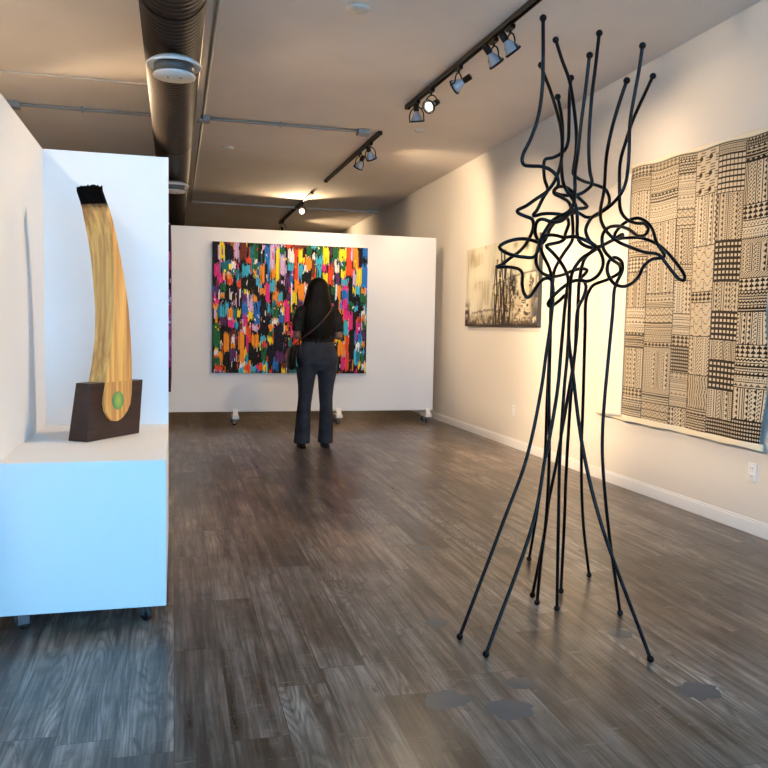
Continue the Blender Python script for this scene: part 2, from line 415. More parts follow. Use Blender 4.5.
def conduit(y, x0, x1, name_label, box_at=None, dip=0, n=2):
    t = empty('electrical_conduit', ((x0+x1)/2, y, CZ-.03), name_label, 'conduit')
    for k in range(n):
        pts = spline([(x0, y+k*.03, CZ-.016), ((x0+x1)/2, y+k*.03-.005, CZ-.018), (x1, y+k*.03, CZ-.016)], .2)
        G().tube(pts, .0105, 10).build('pipe', M_grey, t, smooth=True)
    for bx in (box_at or []):
        G().box((bx-.06, y-.05, CZ-.055), (bx+.06, y+.07, CZ)).build('junction_box', M_grey, t, bevel=.006)
    nc = int((x1-x0)/.8)
    for i in range(1, nc+1):
        x = x0 + (x1-x0)*(i-.5)/nc
        G().box((x-.012, y-.03, CZ-.032), (x+.012, y+.06, CZ)).build('clip', M_grey, t, bevel=.002)
conduit(8.02, -1.45, -.2, 'grey conduit pair with junction box on the ceiling left of the duct', [-1.42])
conduit(7.97, .22, 1.8, 'grey conduit pair running from the duct to the short middle light track', [.27, 1.84])
t = empty('electrical_conduit', (.262, 6, CZ-.03), 'thin light conduit running lengthwise beside the duct', 'conduit')
G().tube([(.262, FY, CZ-.02), (.262, 13.3, CZ-.02)], .014, 10).build('pipe', M_grey, t, smooth=True)
def ceiling_disc(x, y, r, label, nm='ceiling_cover_plate', cat='cover plate'):
    o = G().lathe([(r, CZ), (r, CZ-.008), (r*.85, CZ-.018), (r*.3, CZ-.02)], Matrix.Translation((x, y, 0)), 28).build(nm, M_lightpipe, None, smooth=True)
    tag(o, label, cat)
ceiling_disc(.574, 9.25, .075, 'small round beige cover on the ceiling right of the duct, behind the nearer conduit')
ceiling_disc(1.107, 5.0, .075, 'small round cover on the ceiling near the top edge, between duct and black track')
ceiling_disc(2.38, 7.8, .05, 'tiny faint round cover on the ceiling beside the end of the long black track')
ceiling_disc(.95, 13.0, .09, 'faint round cover on the dark ceiling at the far end of the room')

# ---------------------------------------------------------------- light tracks
def track(x0, y0, x1, y1, label):
    t = empty('light_track', ((x0+x1)/2, (y0+y1)/2, CZ-.03), label, 'light track')
    d = Vector((x1-x0, y1-y0, 0)); Lh = d.length; d.normalize(); s = Vector((d.y, -d.x, 0))
    M = Matrix(((s.x, d.x, 0, x0), (s.y, d.y, 0, y0), (0,0,1,0), (0,0,0,1)))
    g = G(); g.box((-.02, 0, CZ-.006), (.02, Lh, CZ), M=M).box((-.02, 0, CZ-.034), (-.013, Lh, CZ-.006), M=M).box((.013, 0, CZ-.034), (.02, Lh, CZ-.006), M=M)
    g.box((-.013, 0, CZ-.020), (.013, Lh, CZ-.006), M=M)
    g.build('rail', M_black, t)
    for a, b in ((-.03, .012), (Lh-.012, Lh+.03)):
        G().box((-.023, a, CZ-.038), (.023, b, CZ), M=M).build('end_cap', M_black, t, bevel=.003)
track(2.135, 3.0, 2.013, 6.97, 'long black ceiling light track with five spot lamps in view')
track(2.013, 7.99, 1.982, 10.78, 'short black ceiling light track in the middle with two spot lamps')
track(1.964, 11.8, 1.953, 15.4, 'far black ceiling light track above the white painted panel')

def spot_lamp(x, y, aim, label, lens='off', power=0, size=.86, drop=.13, spread=60, light_aim=None, color=LAMP, soft=.045):
    """adapter and stem below the rail, U-shaped yoke, lamp socket, white reflector bulb, rim ring and lens"""
    z0 = CZ-.036
    t = empty('spot_lamp', (x, y, z0-drop), label, 'spot lamp', 'spot lamps on the ceiling tracks')
    c = Vector((x, y, z0-drop)); a = Vector(aim).normalized()
    G().box((x-.016, y-.045, z0-.028), (x+.016, y+.045, z0)).build('track_adapter', M_black, t, bevel=.003)
    side = a.cross(Vector((0,0,1)));
    if side.length < .1: side = Vector((1,0,0))
    side.normalize()
    R = .066*size
    g = G(); g.tube([(x, y, z0-.028), (x, y, z0-.048)], .008, 10)
    pts = []
    top = Vector((x, y, z0-.048))
    for i in range(21):
        th = PI*i/20
        pts.append(c + side*math.cos(th)*(R+.006) + (top-c)*math.sin(th))
    pts = [c + side*(R+.006) + a*.045] + pts + [c - side*(R+.006) + a*.045]
    g.tube(pts, .0055, 8)
    g.build('yoke', M_black, t, smooth=True)
    M = axis_mat(c, a)
    G().lathe([(.020,-.125*size),(.024,-.118*size),(.024,-.055*size),(.018,-.05*size)], M, 20).build('socket', M_black, t, smooth=True)
    G().lathe([(.020*size,-.06*size),(.024*size,-.045*size),(.036*size,-.02*size),(.054*size,.02*size),(.060*size,.04*size)], M, 28).build('bulb', M_bulb, t, smooth=True)
    rg = G(); rg.lathe([(R-.004,.036*size),(R,.036*size),(R,.052*size),(R-.004,.052*size),(R-.004,.036*size)], M, 28, cap=False)
    rg.build('rim_ring', M_black, t, smooth=True)
    G().lathe([(.054*size,.034*size),(.05*size,.039*size),(.02*size,.042*size)], M, 28).build('lens', {'off': M_lens_off, 'on': M_lens_on, 'hot': M_lens_hot}[lens], t, smooth=True)
    if power:
        l = bpy.data.lights.new('spot_lamp_light', 'SPOT'); l.energy = power; l.color = color
        l.spot_size = math.radians(spread); l.spot_blend = .7; l.shadow_soft_size = soft
        o = bpy.data.objects.new('spot_lamp_light', l); COL.objects.link(o); o.parent = t
        la = Vector(light_aim).normalized() if light_aim else a
        o.matrix_local = axis_mat(a*.065*size, -la)
    return t
def toward(x, y, p): return (p[0]-x, p[1]-y, p[2]-(CZ-.16))
spot_lamp(2.02, 6.72, (.15, .25, -1), 'spot lamp at the far end of the long track, rim turned down', 'on', 120, light_aim=toward(2.02, 6.72, (3.38, 7.6, 1.5)), spread=90)
spot_lamp(2.03, 6.35, (-.75, -.55, -.5), 'spot lamp second from the far end of the long track, lit lens facing out', 'on', 60, spread=80)
spot_lamp(2.05, 5.75, (-.62, .62, -.42), 'spot lamp in the middle of the long track, white bulb tilted to lower left', 'on', 110, light_aim=toward(2.05, 5.75, (1.1, 9.7, 1.2)), spread=56)
spot_lamp(2.08, 5.15, (.62, .10, -.70), 'spot lamp on the long track second from the top edge of the photo', 'on', 36, light_aim=toward(2.08, 5.15, (3.38, 5.6, 1.6)), spread=100)
spot_lamp(2.09, 4.90, (.62, .06, -.70), 'spot lamp on the long track nearest the top edge of the photo', 'on', 36, light_aim=toward(2.09, 4.9, (3.38, 4.4, 1.8)), spread=110)
spot_lamp(2.005, 8.85, (-.3, .5, -.8), 'left spot lamp of the two on the short middle track', 'on', 60, spread=120, light_aim=toward(2.0, 8.85, (1.0, 9.73, 1.5)))
spot_lamp(2.008, 8.35, (.4, .4, -.8), 'right spot lamp of the two on the short middle track', 'on', 100, light_aim=toward(2.0, 8.35, (3.38, 9.3, 2.4)), spread=90)
spot_lamp(1.958, 12.7, (-.25, -1.0, -.12), 'brightly glowing spot lamp on the far track facing the viewer', 'hot', 90, spread=150)
spot_lamp(1.955, 15.0, (.2, .6, -.7), 'dark spot lamp at the back end of the far track', 'off', 120, light_aim=(.9, -.1, -.3), spread=110, drop=.2)
spot_lamp(2.125, 3.5, toward(2.125, 3.5, (-.5, 4.0, 1.1)), 'spot lamp on the long track aimed at the giant match sculpture', 'on', 165, spread=50)
for yy, cc in ((3.9,'nearest'),(5.6,"second")):  # added lamps out of view: warm bounce from the left wall onto the ceiling
    spot_lamp(-1.65, yy, (-.60, 0, -.80), 'unseen lamp added on the left track to bounce light off the left wall, %s to the front' % cc, 'on', 240, spread=100)
for yy, cc, q, sp in ((4.9,'third',(3.38, 7.1, 1.0), 42),(7.4,'fourth',(3.38, 4.6, 1.0), 62)):  # added flood lamps out of view, brightening the right wall
    spot_lamp(-1.65, yy, toward(-1.65, yy, q), 'unseen lamp added on the left track to brighten the right wall, %s from the front' % cc, 'on', 820, spread=sp, soft=.12)
track(-1.65, 2.0, -1.65, 12.0, 'unseen black light track added above the near white stand, left of the duct')  # unseen track, added to carry the lamps on the left
spot_lamp(-1.65, 3.4, toward(-1.65, 3.4, (-.3, 4.3, 1.2)), 'spot lamp left of the duct aimed over the side wall of the white stand', 'on', 45, spread=90)

# traced shapes, metres
ROD_PATHS = [
 [(1.328,2.810,2.363),(1.339,2.822,2.216),(1.350,2.846,2.113),(1.347,2.868,2.015),(1.328,2.884,1.941),(1.301,2.894,1.877),(1.299,2.896,1.855),(1.309,2.899,1.841),(1.343,2.900,1.839),(1.381,2.899,1.840),(1.414,2.896,1.832),(1.444,2.894,1.810),(1.456,2.896,1.788),(1.456,2.903,1.766),(1.448,2.917,1.757),(1.453,2.925,1.746),(1.497,2.951,1.737),(1.549,2.987,1.726),(1.575,3.013,1.707),(1.605,3.053,1.661),(1.620,3.074,1.614),(1.617,3.075,1.581),(1.574,3.071,1.520),(1.554,3.096,1.464),(1.567,3.136,1.419),(1.618,3.248,1.162),(1.673,3.370,0.882),(1.734,3.498,0.588),(1.767,3.630,0.286),(1.791,3.754,0.013)],
 [(1.472,3.121,2.302),(1.483,3.103,2.250),(1.499,3.084,2.193),(1.517,3.050,2.093),(1.525,3.021,2.007),(1.508,2.977,1.909),(1.461,2.912,1.823),(1.432,2.894,1.775),(1.407,2.894,1.745),(1.365,2.902,1.714),(1.326,2.898,1.687),(1.280,2.886,1.661),(1.287,2.883,1.652),(1.319,2.879,1.640),(1.341,2.880,1.633),(1.352,2.888,1.612),(1.354,2.904,1.587),(1.353,2.944,1.552),(1.346,2.995,1.521),(1.322,3.046,1.492),(1.299,3.063,1.470),(1.274,3.064,1.458),(1.286,3.062,1.458),(1.314,3.045,1.459),(1.346,3.002,1.449),(1.351,2.978,1.432),(1.328,2.924,1.381),(1.328,2.900,1.344),(1.341,2.894,1.331),(1.360,2.891,1.349),(1.382,2.895,1.381),(1.411,2.904,1.406),(1.439,2.907,1.409),(1.451,2.908,1.388),(1.454,2.906,1.348),(1.446,2.901,1.245),(1.426,2.894,1.106),(1.406,2.886,0.968),(1.344,2.872,0.692),(1.252,2.860,0.458),(1.071,2.836,0.013)],
 [(1.500,3.050,2.383),(1.525,3.038,2.302),(1.553,3.021,2.216),(1.568,2.993,2.071),(1.570,2.980,2.001),(1.563,2.964,1.926),(1.543,2.941,1.853),(1.544,2.946,1.834),(1.564,2.958,1.822),(1.610,2.986,1.814),(1.672,3.022,1.812),(1.731,3.052,1.808),(1.763,3.067,1.800),(1.775,3.061,1.771),(1.769,3.049,1.739),(1.726,3.021,1.707),(1.651,2.971,1.669),(1.616,2.942,1.639),(1.592,2.915,1.601),(1.603,2.897,1.560),(1.633,2.894,1.540),(1.661,2.901,1.506),(1.671,2.908,1.473),(1.654,2.910,1.432),(1.604,2.898,1.404),(1.558,2.885,1.404),(1.528,2.878,1.401),(1.483,2.873,1.377),(1.445,2.892,1.336),(1.437,2.914,1.310),(1.452,2.926,1.299),(1.503,2.950,1.323),(1.537,2.957,1.349),(1.552,2.959,1.341),(1.556,2.961,1.309),(1.561,2.973,1.117),(1.557,2.984,0.956),(1.558,3.003,0.665),(1.570,3.019,0.406),(1.591,3.046,0.013)],
 [(1.593,3.086,2.251),(1.576,3.062,2.170),(1.560,3.027,2.053),(1.545,3.001,1.968),(1.526,2.990,1.932),(1.506,2.995,1.914),(1.475,3.000,1.899),(1.448,3.001,1.893),(1.443,3.003,1.878),(1.443,2.994,1.814),(1.447,2.971,1.765),(1.421,2.955,1.730),(1.396,2.959,1.678),(1.384,2.964,1.662),(1.391,2.966,1.659),(1.425,2.972,1.669),(1.462,2.973,1.673),(1.510,2.958,1.668),(1.523,2.944,1.655),(1.522,2.926,1.633),(1.479,2.866,1.569),(1.495,2.836,1.569),(1.513,2.813,1.561),(1.541,2.796,1.546),(1.572,2.800,1.528),(1.562,2.812,1.510),(1.537,2.838,1.486),(1.514,2.854,1.446),(1.499,2.847,1.410),(1.482,2.820,1.355),(1.468,2.793,1.245),(1.461,2.775,1.172),(1.466,2.742,1.036),(1.482,2.675,0.763),(1.528,2.612,0.505),(1.683,2.489,0.013)],
 [(1.555,3.126,2.181),(1.556,3.088,2.094),(1.545,3.049,2.004),(1.519,3.001,1.914),(1.486,2.929,1.831),(1.476,2.892,1.778),(1.487,2.882,1.749),(1.513,2.888,1.725),(1.536,2.896,1.692),(1.540,2.890,1.641),(1.532,2.872,1.584),(1.541,2.864,1.552),(1.582,2.866,1.534),(1.637,2.885,1.541),(1.718,2.934,1.571),(1.803,2.994,1.608),(1.811,2.999,1.607),(1.795,3.034,1.595),(1.802,3.048,1.616),(1.833,3.063,1.648),(1.864,3.060,1.673),(1.897,3.036,1.686),(1.917,3.000,1.668),(1.922,2.961,1.633),(1.916,2.913,1.570),(1.942,2.895,1.515),(1.888,2.902,1.501),(1.855,2.910,1.470),(1.838,2.910,1.433),(1.788,2.894,1.396),(1.741,2.879,1.386),(1.694,2.866,1.399),(1.664,2.861,1.441),(1.675,2.872,1.482),(1.708,2.887,1.501),(1.754,2.909,1.488),(1.770,2.926,1.456),(1.752,2.933,1.407),(1.741,2.932,1.378),(1.738,2.933,1.292),(1.729,2.933,1.149),(1.716,2.934,0.922),(1.713,2.935,0.797),(1.718,2.936,0.680),(1.753,2.937,0.418),(1.831,2.939,0.013)],
 [(1.529,2.818,2.251),(1.532,2.846,2.130),(1.532,2.872,2.014),(1.534,2.894,1.903),(1.509,2.864,1.809),(1.512,2.865,1.744),(1.518,2.887,1.698),(1.501,2.895,1.671),(1.466,2.893,1.653),(1.428,2.883,1.631),(1.391,2.866,1.588),(1.365,2.856,1.544),(1.360,2.873,1.491),(1.376,2.901,1.461),(1.419,2.942,1.434),(1.491,2.995,1.424),(1.560,3.038,1.435),(1.612,3.056,1.454),(1.653,3.047,1.465),(1.671,3.036,1.459),(1.650,3.022,1.437),(1.625,3.009,1.419),(1.636,3.003,1.413),(1.645,2.993,1.390),(1.635,2.989,1.348),(1.618,3.004,1.295),(1.628,3.035,1.116),(1.621,3.063,0.953),(1.610,3.099,0.748),(1.602,3.121,0.618),(1.588,3.148,0.463),(1.586,3.172,0.324),(1.562,3.227,0.013)],
 [(1.601,2.880,2.362),(1.593,2.888,2.224),(1.588,2.897,2.130),(1.590,2.912,1.960),(1.601,2.925,1.885),(1.613,2.936,1.841),(1.626,2.940,1.795),(1.606,2.941,1.772),(1.574,2.947,1.752),(1.542,2.962,1.748),(1.514,2.985,1.752),(1.494,3.004,1.765),(1.501,3.010,1.782),(1.531,3.021,1.793),(1.572,3.038,1.790),(1.603,3.045,1.772),(1.626,3.034,1.749),(1.641,3.001,1.715),(1.619,2.986,1.705),(1.562,2.946,1.693),(1.517,2.909,1.670),(1.452,2.856,1.628),(1.399,2.830,1.619),(1.361,2.834,1.628),(1.349,2.848,1.622),(1.351,2.869,1.602),(1.364,2.894,1.578),(1.392,2.922,1.551),(1.428,2.954,1.505),(1.464,2.971,1.459),(1.482,2.980,1.416),(1.489,2.992,1.308),(1.501,3.012,1.123),(1.512,3.030,0.956),(1.539,3.062,0.655),(1.548,3.090,0.390),(1.540,3.109,0.209),(1.539,3.132,0.013)],
 [(1.658,2.762,2.153),(1.649,2.797,2.075),(1.644,2.829,1.999),(1.649,2.872,1.907),(1.736,3.036,1.793),(1.675,2.952,1.690),(1.653,2.898,1.636),(1.661,2.857,1.589),(1.693,2.846,1.561),(1.760,2.860,1.542),(1.846,2.886,1.527),(1.917,2.895,1.520),(1.953,2.884,1.476),(1.992,2.862,1.423),(2.014,2.859,1.418),(2.016,2.860,1.436),(1.989,2.933,1.528),(1.979,3.008,1.578),(1.936,3.058,1.606),(1.864,3.055,1.603),(1.780,3.016,1.587),(1.710,2.982,1.559),(1.666,2.967,1.536),(1.625,2.966,1.506),(1.615,2.977,1.470),(1.617,2.998,1.414),(1.621,3.010,1.366),(1.636,3.038,1.208),(1.640,3.068,1.038),(1.647,3.097,0.877),(1.668,3.151,0.571),(1.687,3.188,0.360),(1.716,3.252,0.013)],
 [(1.731,2.781,2.296),(1.735,2.805,2.213),(1.735,2.827,2.136),(1.737,2.858,2.027),(1.755,2.886,1.918),(1.751,2.893,1.807),(1.739,2.900,1.764),(1.718,2.937,1.720),(1.700,2.986,1.694),(1.682,3.026,1.678),(1.660,3.049,1.680),(1.638,3.061,1.696),(1.606,3.062,1.693),(1.551,3.041,1.665),(1.505,3.012,1.644),(1.465,2.975,1.612),(1.418,2.919,1.560),(1.391,2.897,1.542),(1.350,2.875,1.549),(1.301,2.860,1.553),(1.259,2.863,1.548),(1.222,2.877,1.533),(1.210,2.884,1.520),(1.224,2.889,1.508),(1.271,2.896,1.493),(1.312,2.889,1.487),(1.350,2.871,1.487),(1.360,2.858,1.513),(1.366,2.847,1.547),(1.383,2.848,1.567),(1.406,2.853,1.572),(1.447,2.867,1.572),(1.485,2.885,1.564),(1.472,2.898,1.553),(1.446,2.914,1.546),(1.424,2.922,1.539),(1.451,2.921,1.515),(1.474,2.895,1.476),(1.491,2.870,1.430),(1.495,2.862,1.403),(1.481,2.851,1.324),(1.454,2.822,1.129),(1.433,2.800,0.975),(1.390,2.772,0.781),(1.370,2.761,0.709),(1.317,2.729,0.487),(1.108,2.658,0.013)],
 [(1.927,3.009,2.268),(1.892,2.999,2.202),(1.820,2.979,2.065),(1.786,2.965,1.979),(1.762,2.960,1.897),(1.756,2.948,1.780),(1.784,2.981,1.706),(1.836,3.014,1.674),(1.899,3.038,1.664),(1.939,3.046,1.666),(1.957,3.044,1.648),(1.941,3.033,1.621),(1.891,3.010,1.608),(1.810,2.956,1.625),(1.719,2.894,1.627),(1.649,2.851,1.608),(1.616,2.827,1.571),(1.622,2.824,1.526),(1.673,2.849,1.491),(1.748,2.909,1.470),(1.765,2.936,1.448),(1.741,2.980,1.421),(1.693,3.022,1.395),(1.684,3.040,1.368),(1.683,3.058,1.335),(1.704,3.095,1.209),(1.756,3.184,0.899),(1.802,3.264,0.625),(1.872,3.354,0.312),(1.966,3.444,0.013)],
]
MATCH_SECTIONS = [
 ((-0.325,3.797,1.789),(-0.316,3.810,1.796),0.129),
 ((-0.312,3.815,1.749),(-0.303,3.828,1.756),0.130),
 ((-0.303,3.828,1.720),(-0.293,3.842,1.727),0.133),
 ((-0.292,3.844,1.665),(-0.278,3.863,1.673),0.136),
 ((-0.282,3.857,1.600),(-0.265,3.882,1.608),0.134),
 ((-0.275,3.868,1.502),(-0.247,3.907,1.511),0.126),
 ((-0.274,3.870,1.398),(-0.231,3.930,1.407),0.116),
 ((-0.276,3.866,1.261),(-0.215,3.952,1.268),0.102),
 ((-0.283,3.857,1.123),(-0.207,3.964,1.127),0.096),
 ((-0.297,3.837,1.009),(-0.203,3.969,1.008),0.093),
 ((-0.309,3.820,0.924),(-0.203,3.970,0.918),0.095),
 ((-0.315,3.811,0.874),(-0.204,3.968,0.865),0.096),
]
STROKES = ("N5,1,36,146 Y46,3,78,128 N78,13,130,141 L136,1,168,131 M171,7,216,136 T233,28,261,126 G261,10,285,141 K285,9,306,148 "
 "L310,20,341,42 B327,23,358,302 L362,4,393,193 Y400,26,424,299 L396,2,459,23 G424,21,455,81 L428,87,459,239 W476,38,513,136 "
 "C476,143,513,211 R459,0,513,28 P12,168,43,252 P36,232,78,295 T53,149,105,241 W119,146,150,214 T116,207,157,259 C188,179,220,260 "
 "W258,130,282,157 G251,163,279,207 O254,208,279,240 K327,163,348,303 O296,169,327,308 O365,215,396,271 C362,273,396,367 K410,300,459,372 "
 "V459,223,504,345 B490,217,511,337 R81,275,130,317 V8,335,43,374 G53,317,84,377 R161,295,185,360 K188,261,279,372 W209,297,227,317 "
 "C275,265,296,322 O299,338,334,386 P334,308,362,451 K84,324,161,377 O43,391,78,430 P5,417,43,472 K84,381,147,460 W109,388,123,436 "
 "W171,361,181,438 V188,393,223,457 L223,395,254,489 O254,406,282,455 W209,375,220,391 K292,405,334,499 O382,392,403,433 C414,374,445,440 "
 "V466,372,504,429 P452,435,479,488 O5,474,36,510 T53,480,84,508 B192,458,223,503 B258,456,306,500 G479,438,507,487 W494,41,518,143 "
 "R518,10,542,276 Y539,42,584,140 C542,150,573,249 M494,3,604,30 K570,23,597,97 G597,5,629,95 G663,5,701,74 C625,0,663,30 "
 "W629,62,656,102 O594,101,636,196 M632,129,653,237 C656,89,701,150 C670,152,694,243 Y701,15,743,148 V743,4,764,70 P698,150,726,207 "
 "Y701,209,736,300 R740,139,774,298 W781,141,812,211 G767,3,809,102 Y809,17,857,116 G823,113,857,192 Y823,194,857,251 V781,213,819,304 "
 "R857,0,895,224 L889,12,909,96 O902,3,937,171 N940,0,968,160 B968,0,1000,81 N972,83,1000,128 B965,135,1000,321 L902,189,923,299 "
 "Y927,167,965,305 C826,257,875,310 K875,229,902,393 O521,268,549,376 Y507,361,535,460 O549,292,584,433 W584,307,632,372 K566,208,625,297 "
 "G760,315,788,382 W788,306,802,415 O802,313,826,422 P830,304,871,344 B826,338,875,412 C923,307,954,374 O961,323,989,372 G958,365,1000,457 "
 "Y902,317,923,376 P830,414,868,480 G882,428,923,491 K902,385,944,460 V535,426,570,500 W497,311,507,503 B868,412,882,493 C50,495,78,625 "
 "O95,501,130,582 G8,619,53,813 T130,508,154,597 Y157,515,181,568 B188,481,227,562 B265,486,303,621 L230,480,258,528 Y227,533,261,586 "
 "P102,591,136,655 V53,568,91,632 P195,563,223,644 R213,628,244,767 M171,593,192,670 L244,631,292,679 N303,485,348,715 G376,499,421,572 "
 "B421,538,452,612 P455,471,490,603 W376,582,410,630 O355,632,393,676 G355,682,386,722 Y351,723,386,768 O452,629,483,678 P497,619,513,710 "
 "O74,690,109,836 O164,679,202,929 O247,701,292,812 K227,776,258,907 M112,673,154,770 W119,721,143,762 V112,812,154,909 R317,753,348,802 "
 "G313,807,341,914 K261,808,310,939 N348,781,396,938 N389,623,452,887 C486,736,507,802 B386,888,424,979 R22,936,71,984 K71,845,112,992 "
 "P213,719,230,858 T209,867,230,941 R199,941,237,986 C240,949,279,993 R292,931,320,980 Y320,939,348,988 G466,878,507,952 T483,957,513,994 "
 "V396,838,479,903 G8,879,50,944 W15,822,39,862 M438,904,466,970 P500,619,518,718 G507,493,528,593 T494,727,507,802 R514,727,556,776 "
 "K494,802,535,935 T494,961,542,1000 P563,550,632,715 O563,734,604,816 B618,514,660,630 Y646,631,688,739 C701,545,743,678 G674,747,729,881 "
 "R750,560,792,736 W722,679,750,737 P840,455,882,500 P847,501,909,579 C847,586,878,699 P878,563,909,656 K909,494,937,672 R927,562,965,611 "
 "P930,596,965,663 G972,577,999,644 O965,535,999,576 B920,673,965,748 V965,663,996,738 O965,744,989,790 K885,665,920,970 R861,708,885,975 "
 "W927,757,958,816 T934,817,961,918 C972,816,992,858 G961,850,992,918 Y792,710,826,752 O809,752,857,870 K812,879,833,955 P833,870,861,971 "
 "Y947,919,965,961 C920,468,944,501 G882,453,916,494 K937,451,979,500 W972,927,996,969 ")

# ---------------------------------------------------------------- movable walls
def caster(x, y, ztop, parent, ang=0, r=.036):
    """plate, fork and twin wheel standing on the floor"""
    g = G(); g.box((x-.035, y-.03, ztop-.006), (x+.035, y+.03, ztop))
    c, s = math.cos(ang), math.sin(ang)
    M = Matrix(((c,-s,0,x),(s,c,0,y),(0,0,1,0),(0,0,0,1)))
    g.lathe([(.012,r+.018),(.012,ztop-.004)], Matrix.Translation((x,y,0)), 14)
    for k in (-1, 1):
        g.box((-.022, k*.017-.0015, r-.01), (.022, k*.017+.0015, r+.03), M=M)
    g.box((-.022,-.0185,r+.027),(.022,.0185,r+.030), M=M)
    o = g.build('caster', M_steel, parent, bevel=.002)
    w = G()
    w.lathe([(r-.008,-.013),(r,-.009),(r,.009),(r-.008,.013)], M @ Matrix.Translation((.010,0,r)) @ Matrix.Rotation(PI/2, 4, 'X'), 28)
    w.build('wheel', M_wheel, o, smooth=True)
    return o
# far panel with the colourful painting
t = empty('movable_wall', (1.5, 9.78, 0), 'wide white movable wall on casters at the back of the gallery', 'movable wall')
G().box((-.30, 9.73, .160), (3.222, 9.83, 2.355)).build('board', M_white, t, bevel=.003)
for x in (.715, 1.985, 3.15):
    g = G(); g.box((x-.04, 9.655, .078), (x+.04, 9.905, .118)); g.add(
        [(x-.03,9.73,.118),(x+.03,9.73,.118),(x+.03,9.67,.118),(x-.03,9.67,.118),(x-.03,9.73,.195),(x+.03,9.73,.195)],
        [(0,1,2,3),(0,4,5,1),(3,2,5,4),(0,3,4),(1,5,2)])
    g.build('outrigger_foot', M_white, t, bevel=.004)
    for y in (9.69, 9.87): caster(x-.02, y, .078, t, .6 if x < 3 else .9, .030)
# near white L-shaped stand
t = empty('display_stand', (-.35, 3.8, 0), 'white rolling display stand with tall back panel, side wall and plinth', 'display stand')
G().box((-.75, 3.22, .081), (-.030, 4.39, .668)).build('plinth', M_white, t, bevel=.003)
G().box((-.75, 4.39, .081), (-.030, 4.47, 2.070)).build('back_panel', M_white, t, bevel=.002)
G().box((-.75, 2.60, .668), (-.640, 4.39, 2.068)).build('side_panel', M_white, t, bevel=.002)
G().box((-.75, 2.60, .081), (-.64, 3.22, .668)).build('side_panel', M_white, t, bevel=.002)
for x, y, a in ((-.575,3.30,.5),(-.118,3.31,-.9),(-.575,4.30,.3),(-.118,4.30,.2)): caster(x, y, .081, t, a, .032)
# narrow panel behind carrying the pink canvas
t = empty('movable_wall', (-.12, 7, 0), 'white movable wall hidden behind the near stand, holding the pink canvas', 'movable wall')
G().box((-.175, 5.8, .12), (-.068, 8.3, 2.10)).build('board', M_white, t, bevel=.003)
for y in (6.0, 8.1): caster(-.12, y, .12, t, 0, .04)

def pigment_sheet(name, nx, ny, P, col, material, parent, thick=0):
    """grid of quads; P(u,v)->world, col[ny,nx,3] the paint on every cell"""
    us = np.linspace(0, 1, nx+1); vs = np.linspace(0, 1, ny+1)
    UU, VV = np.meshgrid(us, vs)
    X = P(UU, VV).reshape(-1, 3)
    org = Vector(X.mean(0))
    idx = np.arange((nx+1)*(ny+1)).reshape(ny+1, nx+1)
    F = np.stack([idx[:-1,:-1], idx[1:,:-1], idx[1:,1:], idx[:-1,1:]], -1).reshape(-1, 4)
    me = bpy.data.meshes.new(name)
    me.from_pydata((X - np.array(org)).tolist(), [], F.tolist())
    at = me.attributes.new('pigment', 'FLOAT_COLOR', 'FACE')
    c4 = np.ones((nx*ny, 4), np.float32); c4[:, :3] = col.reshape(-1, 3); at.data.foreach_set('color', c4.ravel())
    me.materials.append(material); me.update()
    o = bpy.data.objects.new(name, me); COL.objects.link(o)
    if parent is not None: o.parent = parent; o.location = org - ORG[parent.name]
    else: o.location = org
    reg(o, org); return o
def smooth_noise(rng, ny, nx, cy, cx):
    a = rng.rand(cy+2, cx+2); y = np.linspace(0, cy, ny); x = np.linspace(0, cx, nx)
    yi = y.astype(int); xi = x.astype(int); fy = (y-yi)[:,None]; fx = (x-xi)[None]
    fy = fy*fy*(3-2*fy); fx = fx*fx*(3-2*fx)
    return (a[yi][:,xi]*(1-fy)*(1-fx) + a[yi+1][:,xi]*fy*(1-fx) + a[yi][:,xi+1]*(1-fy)*fx + a[yi+1][:,xi+1]*fy*fx)

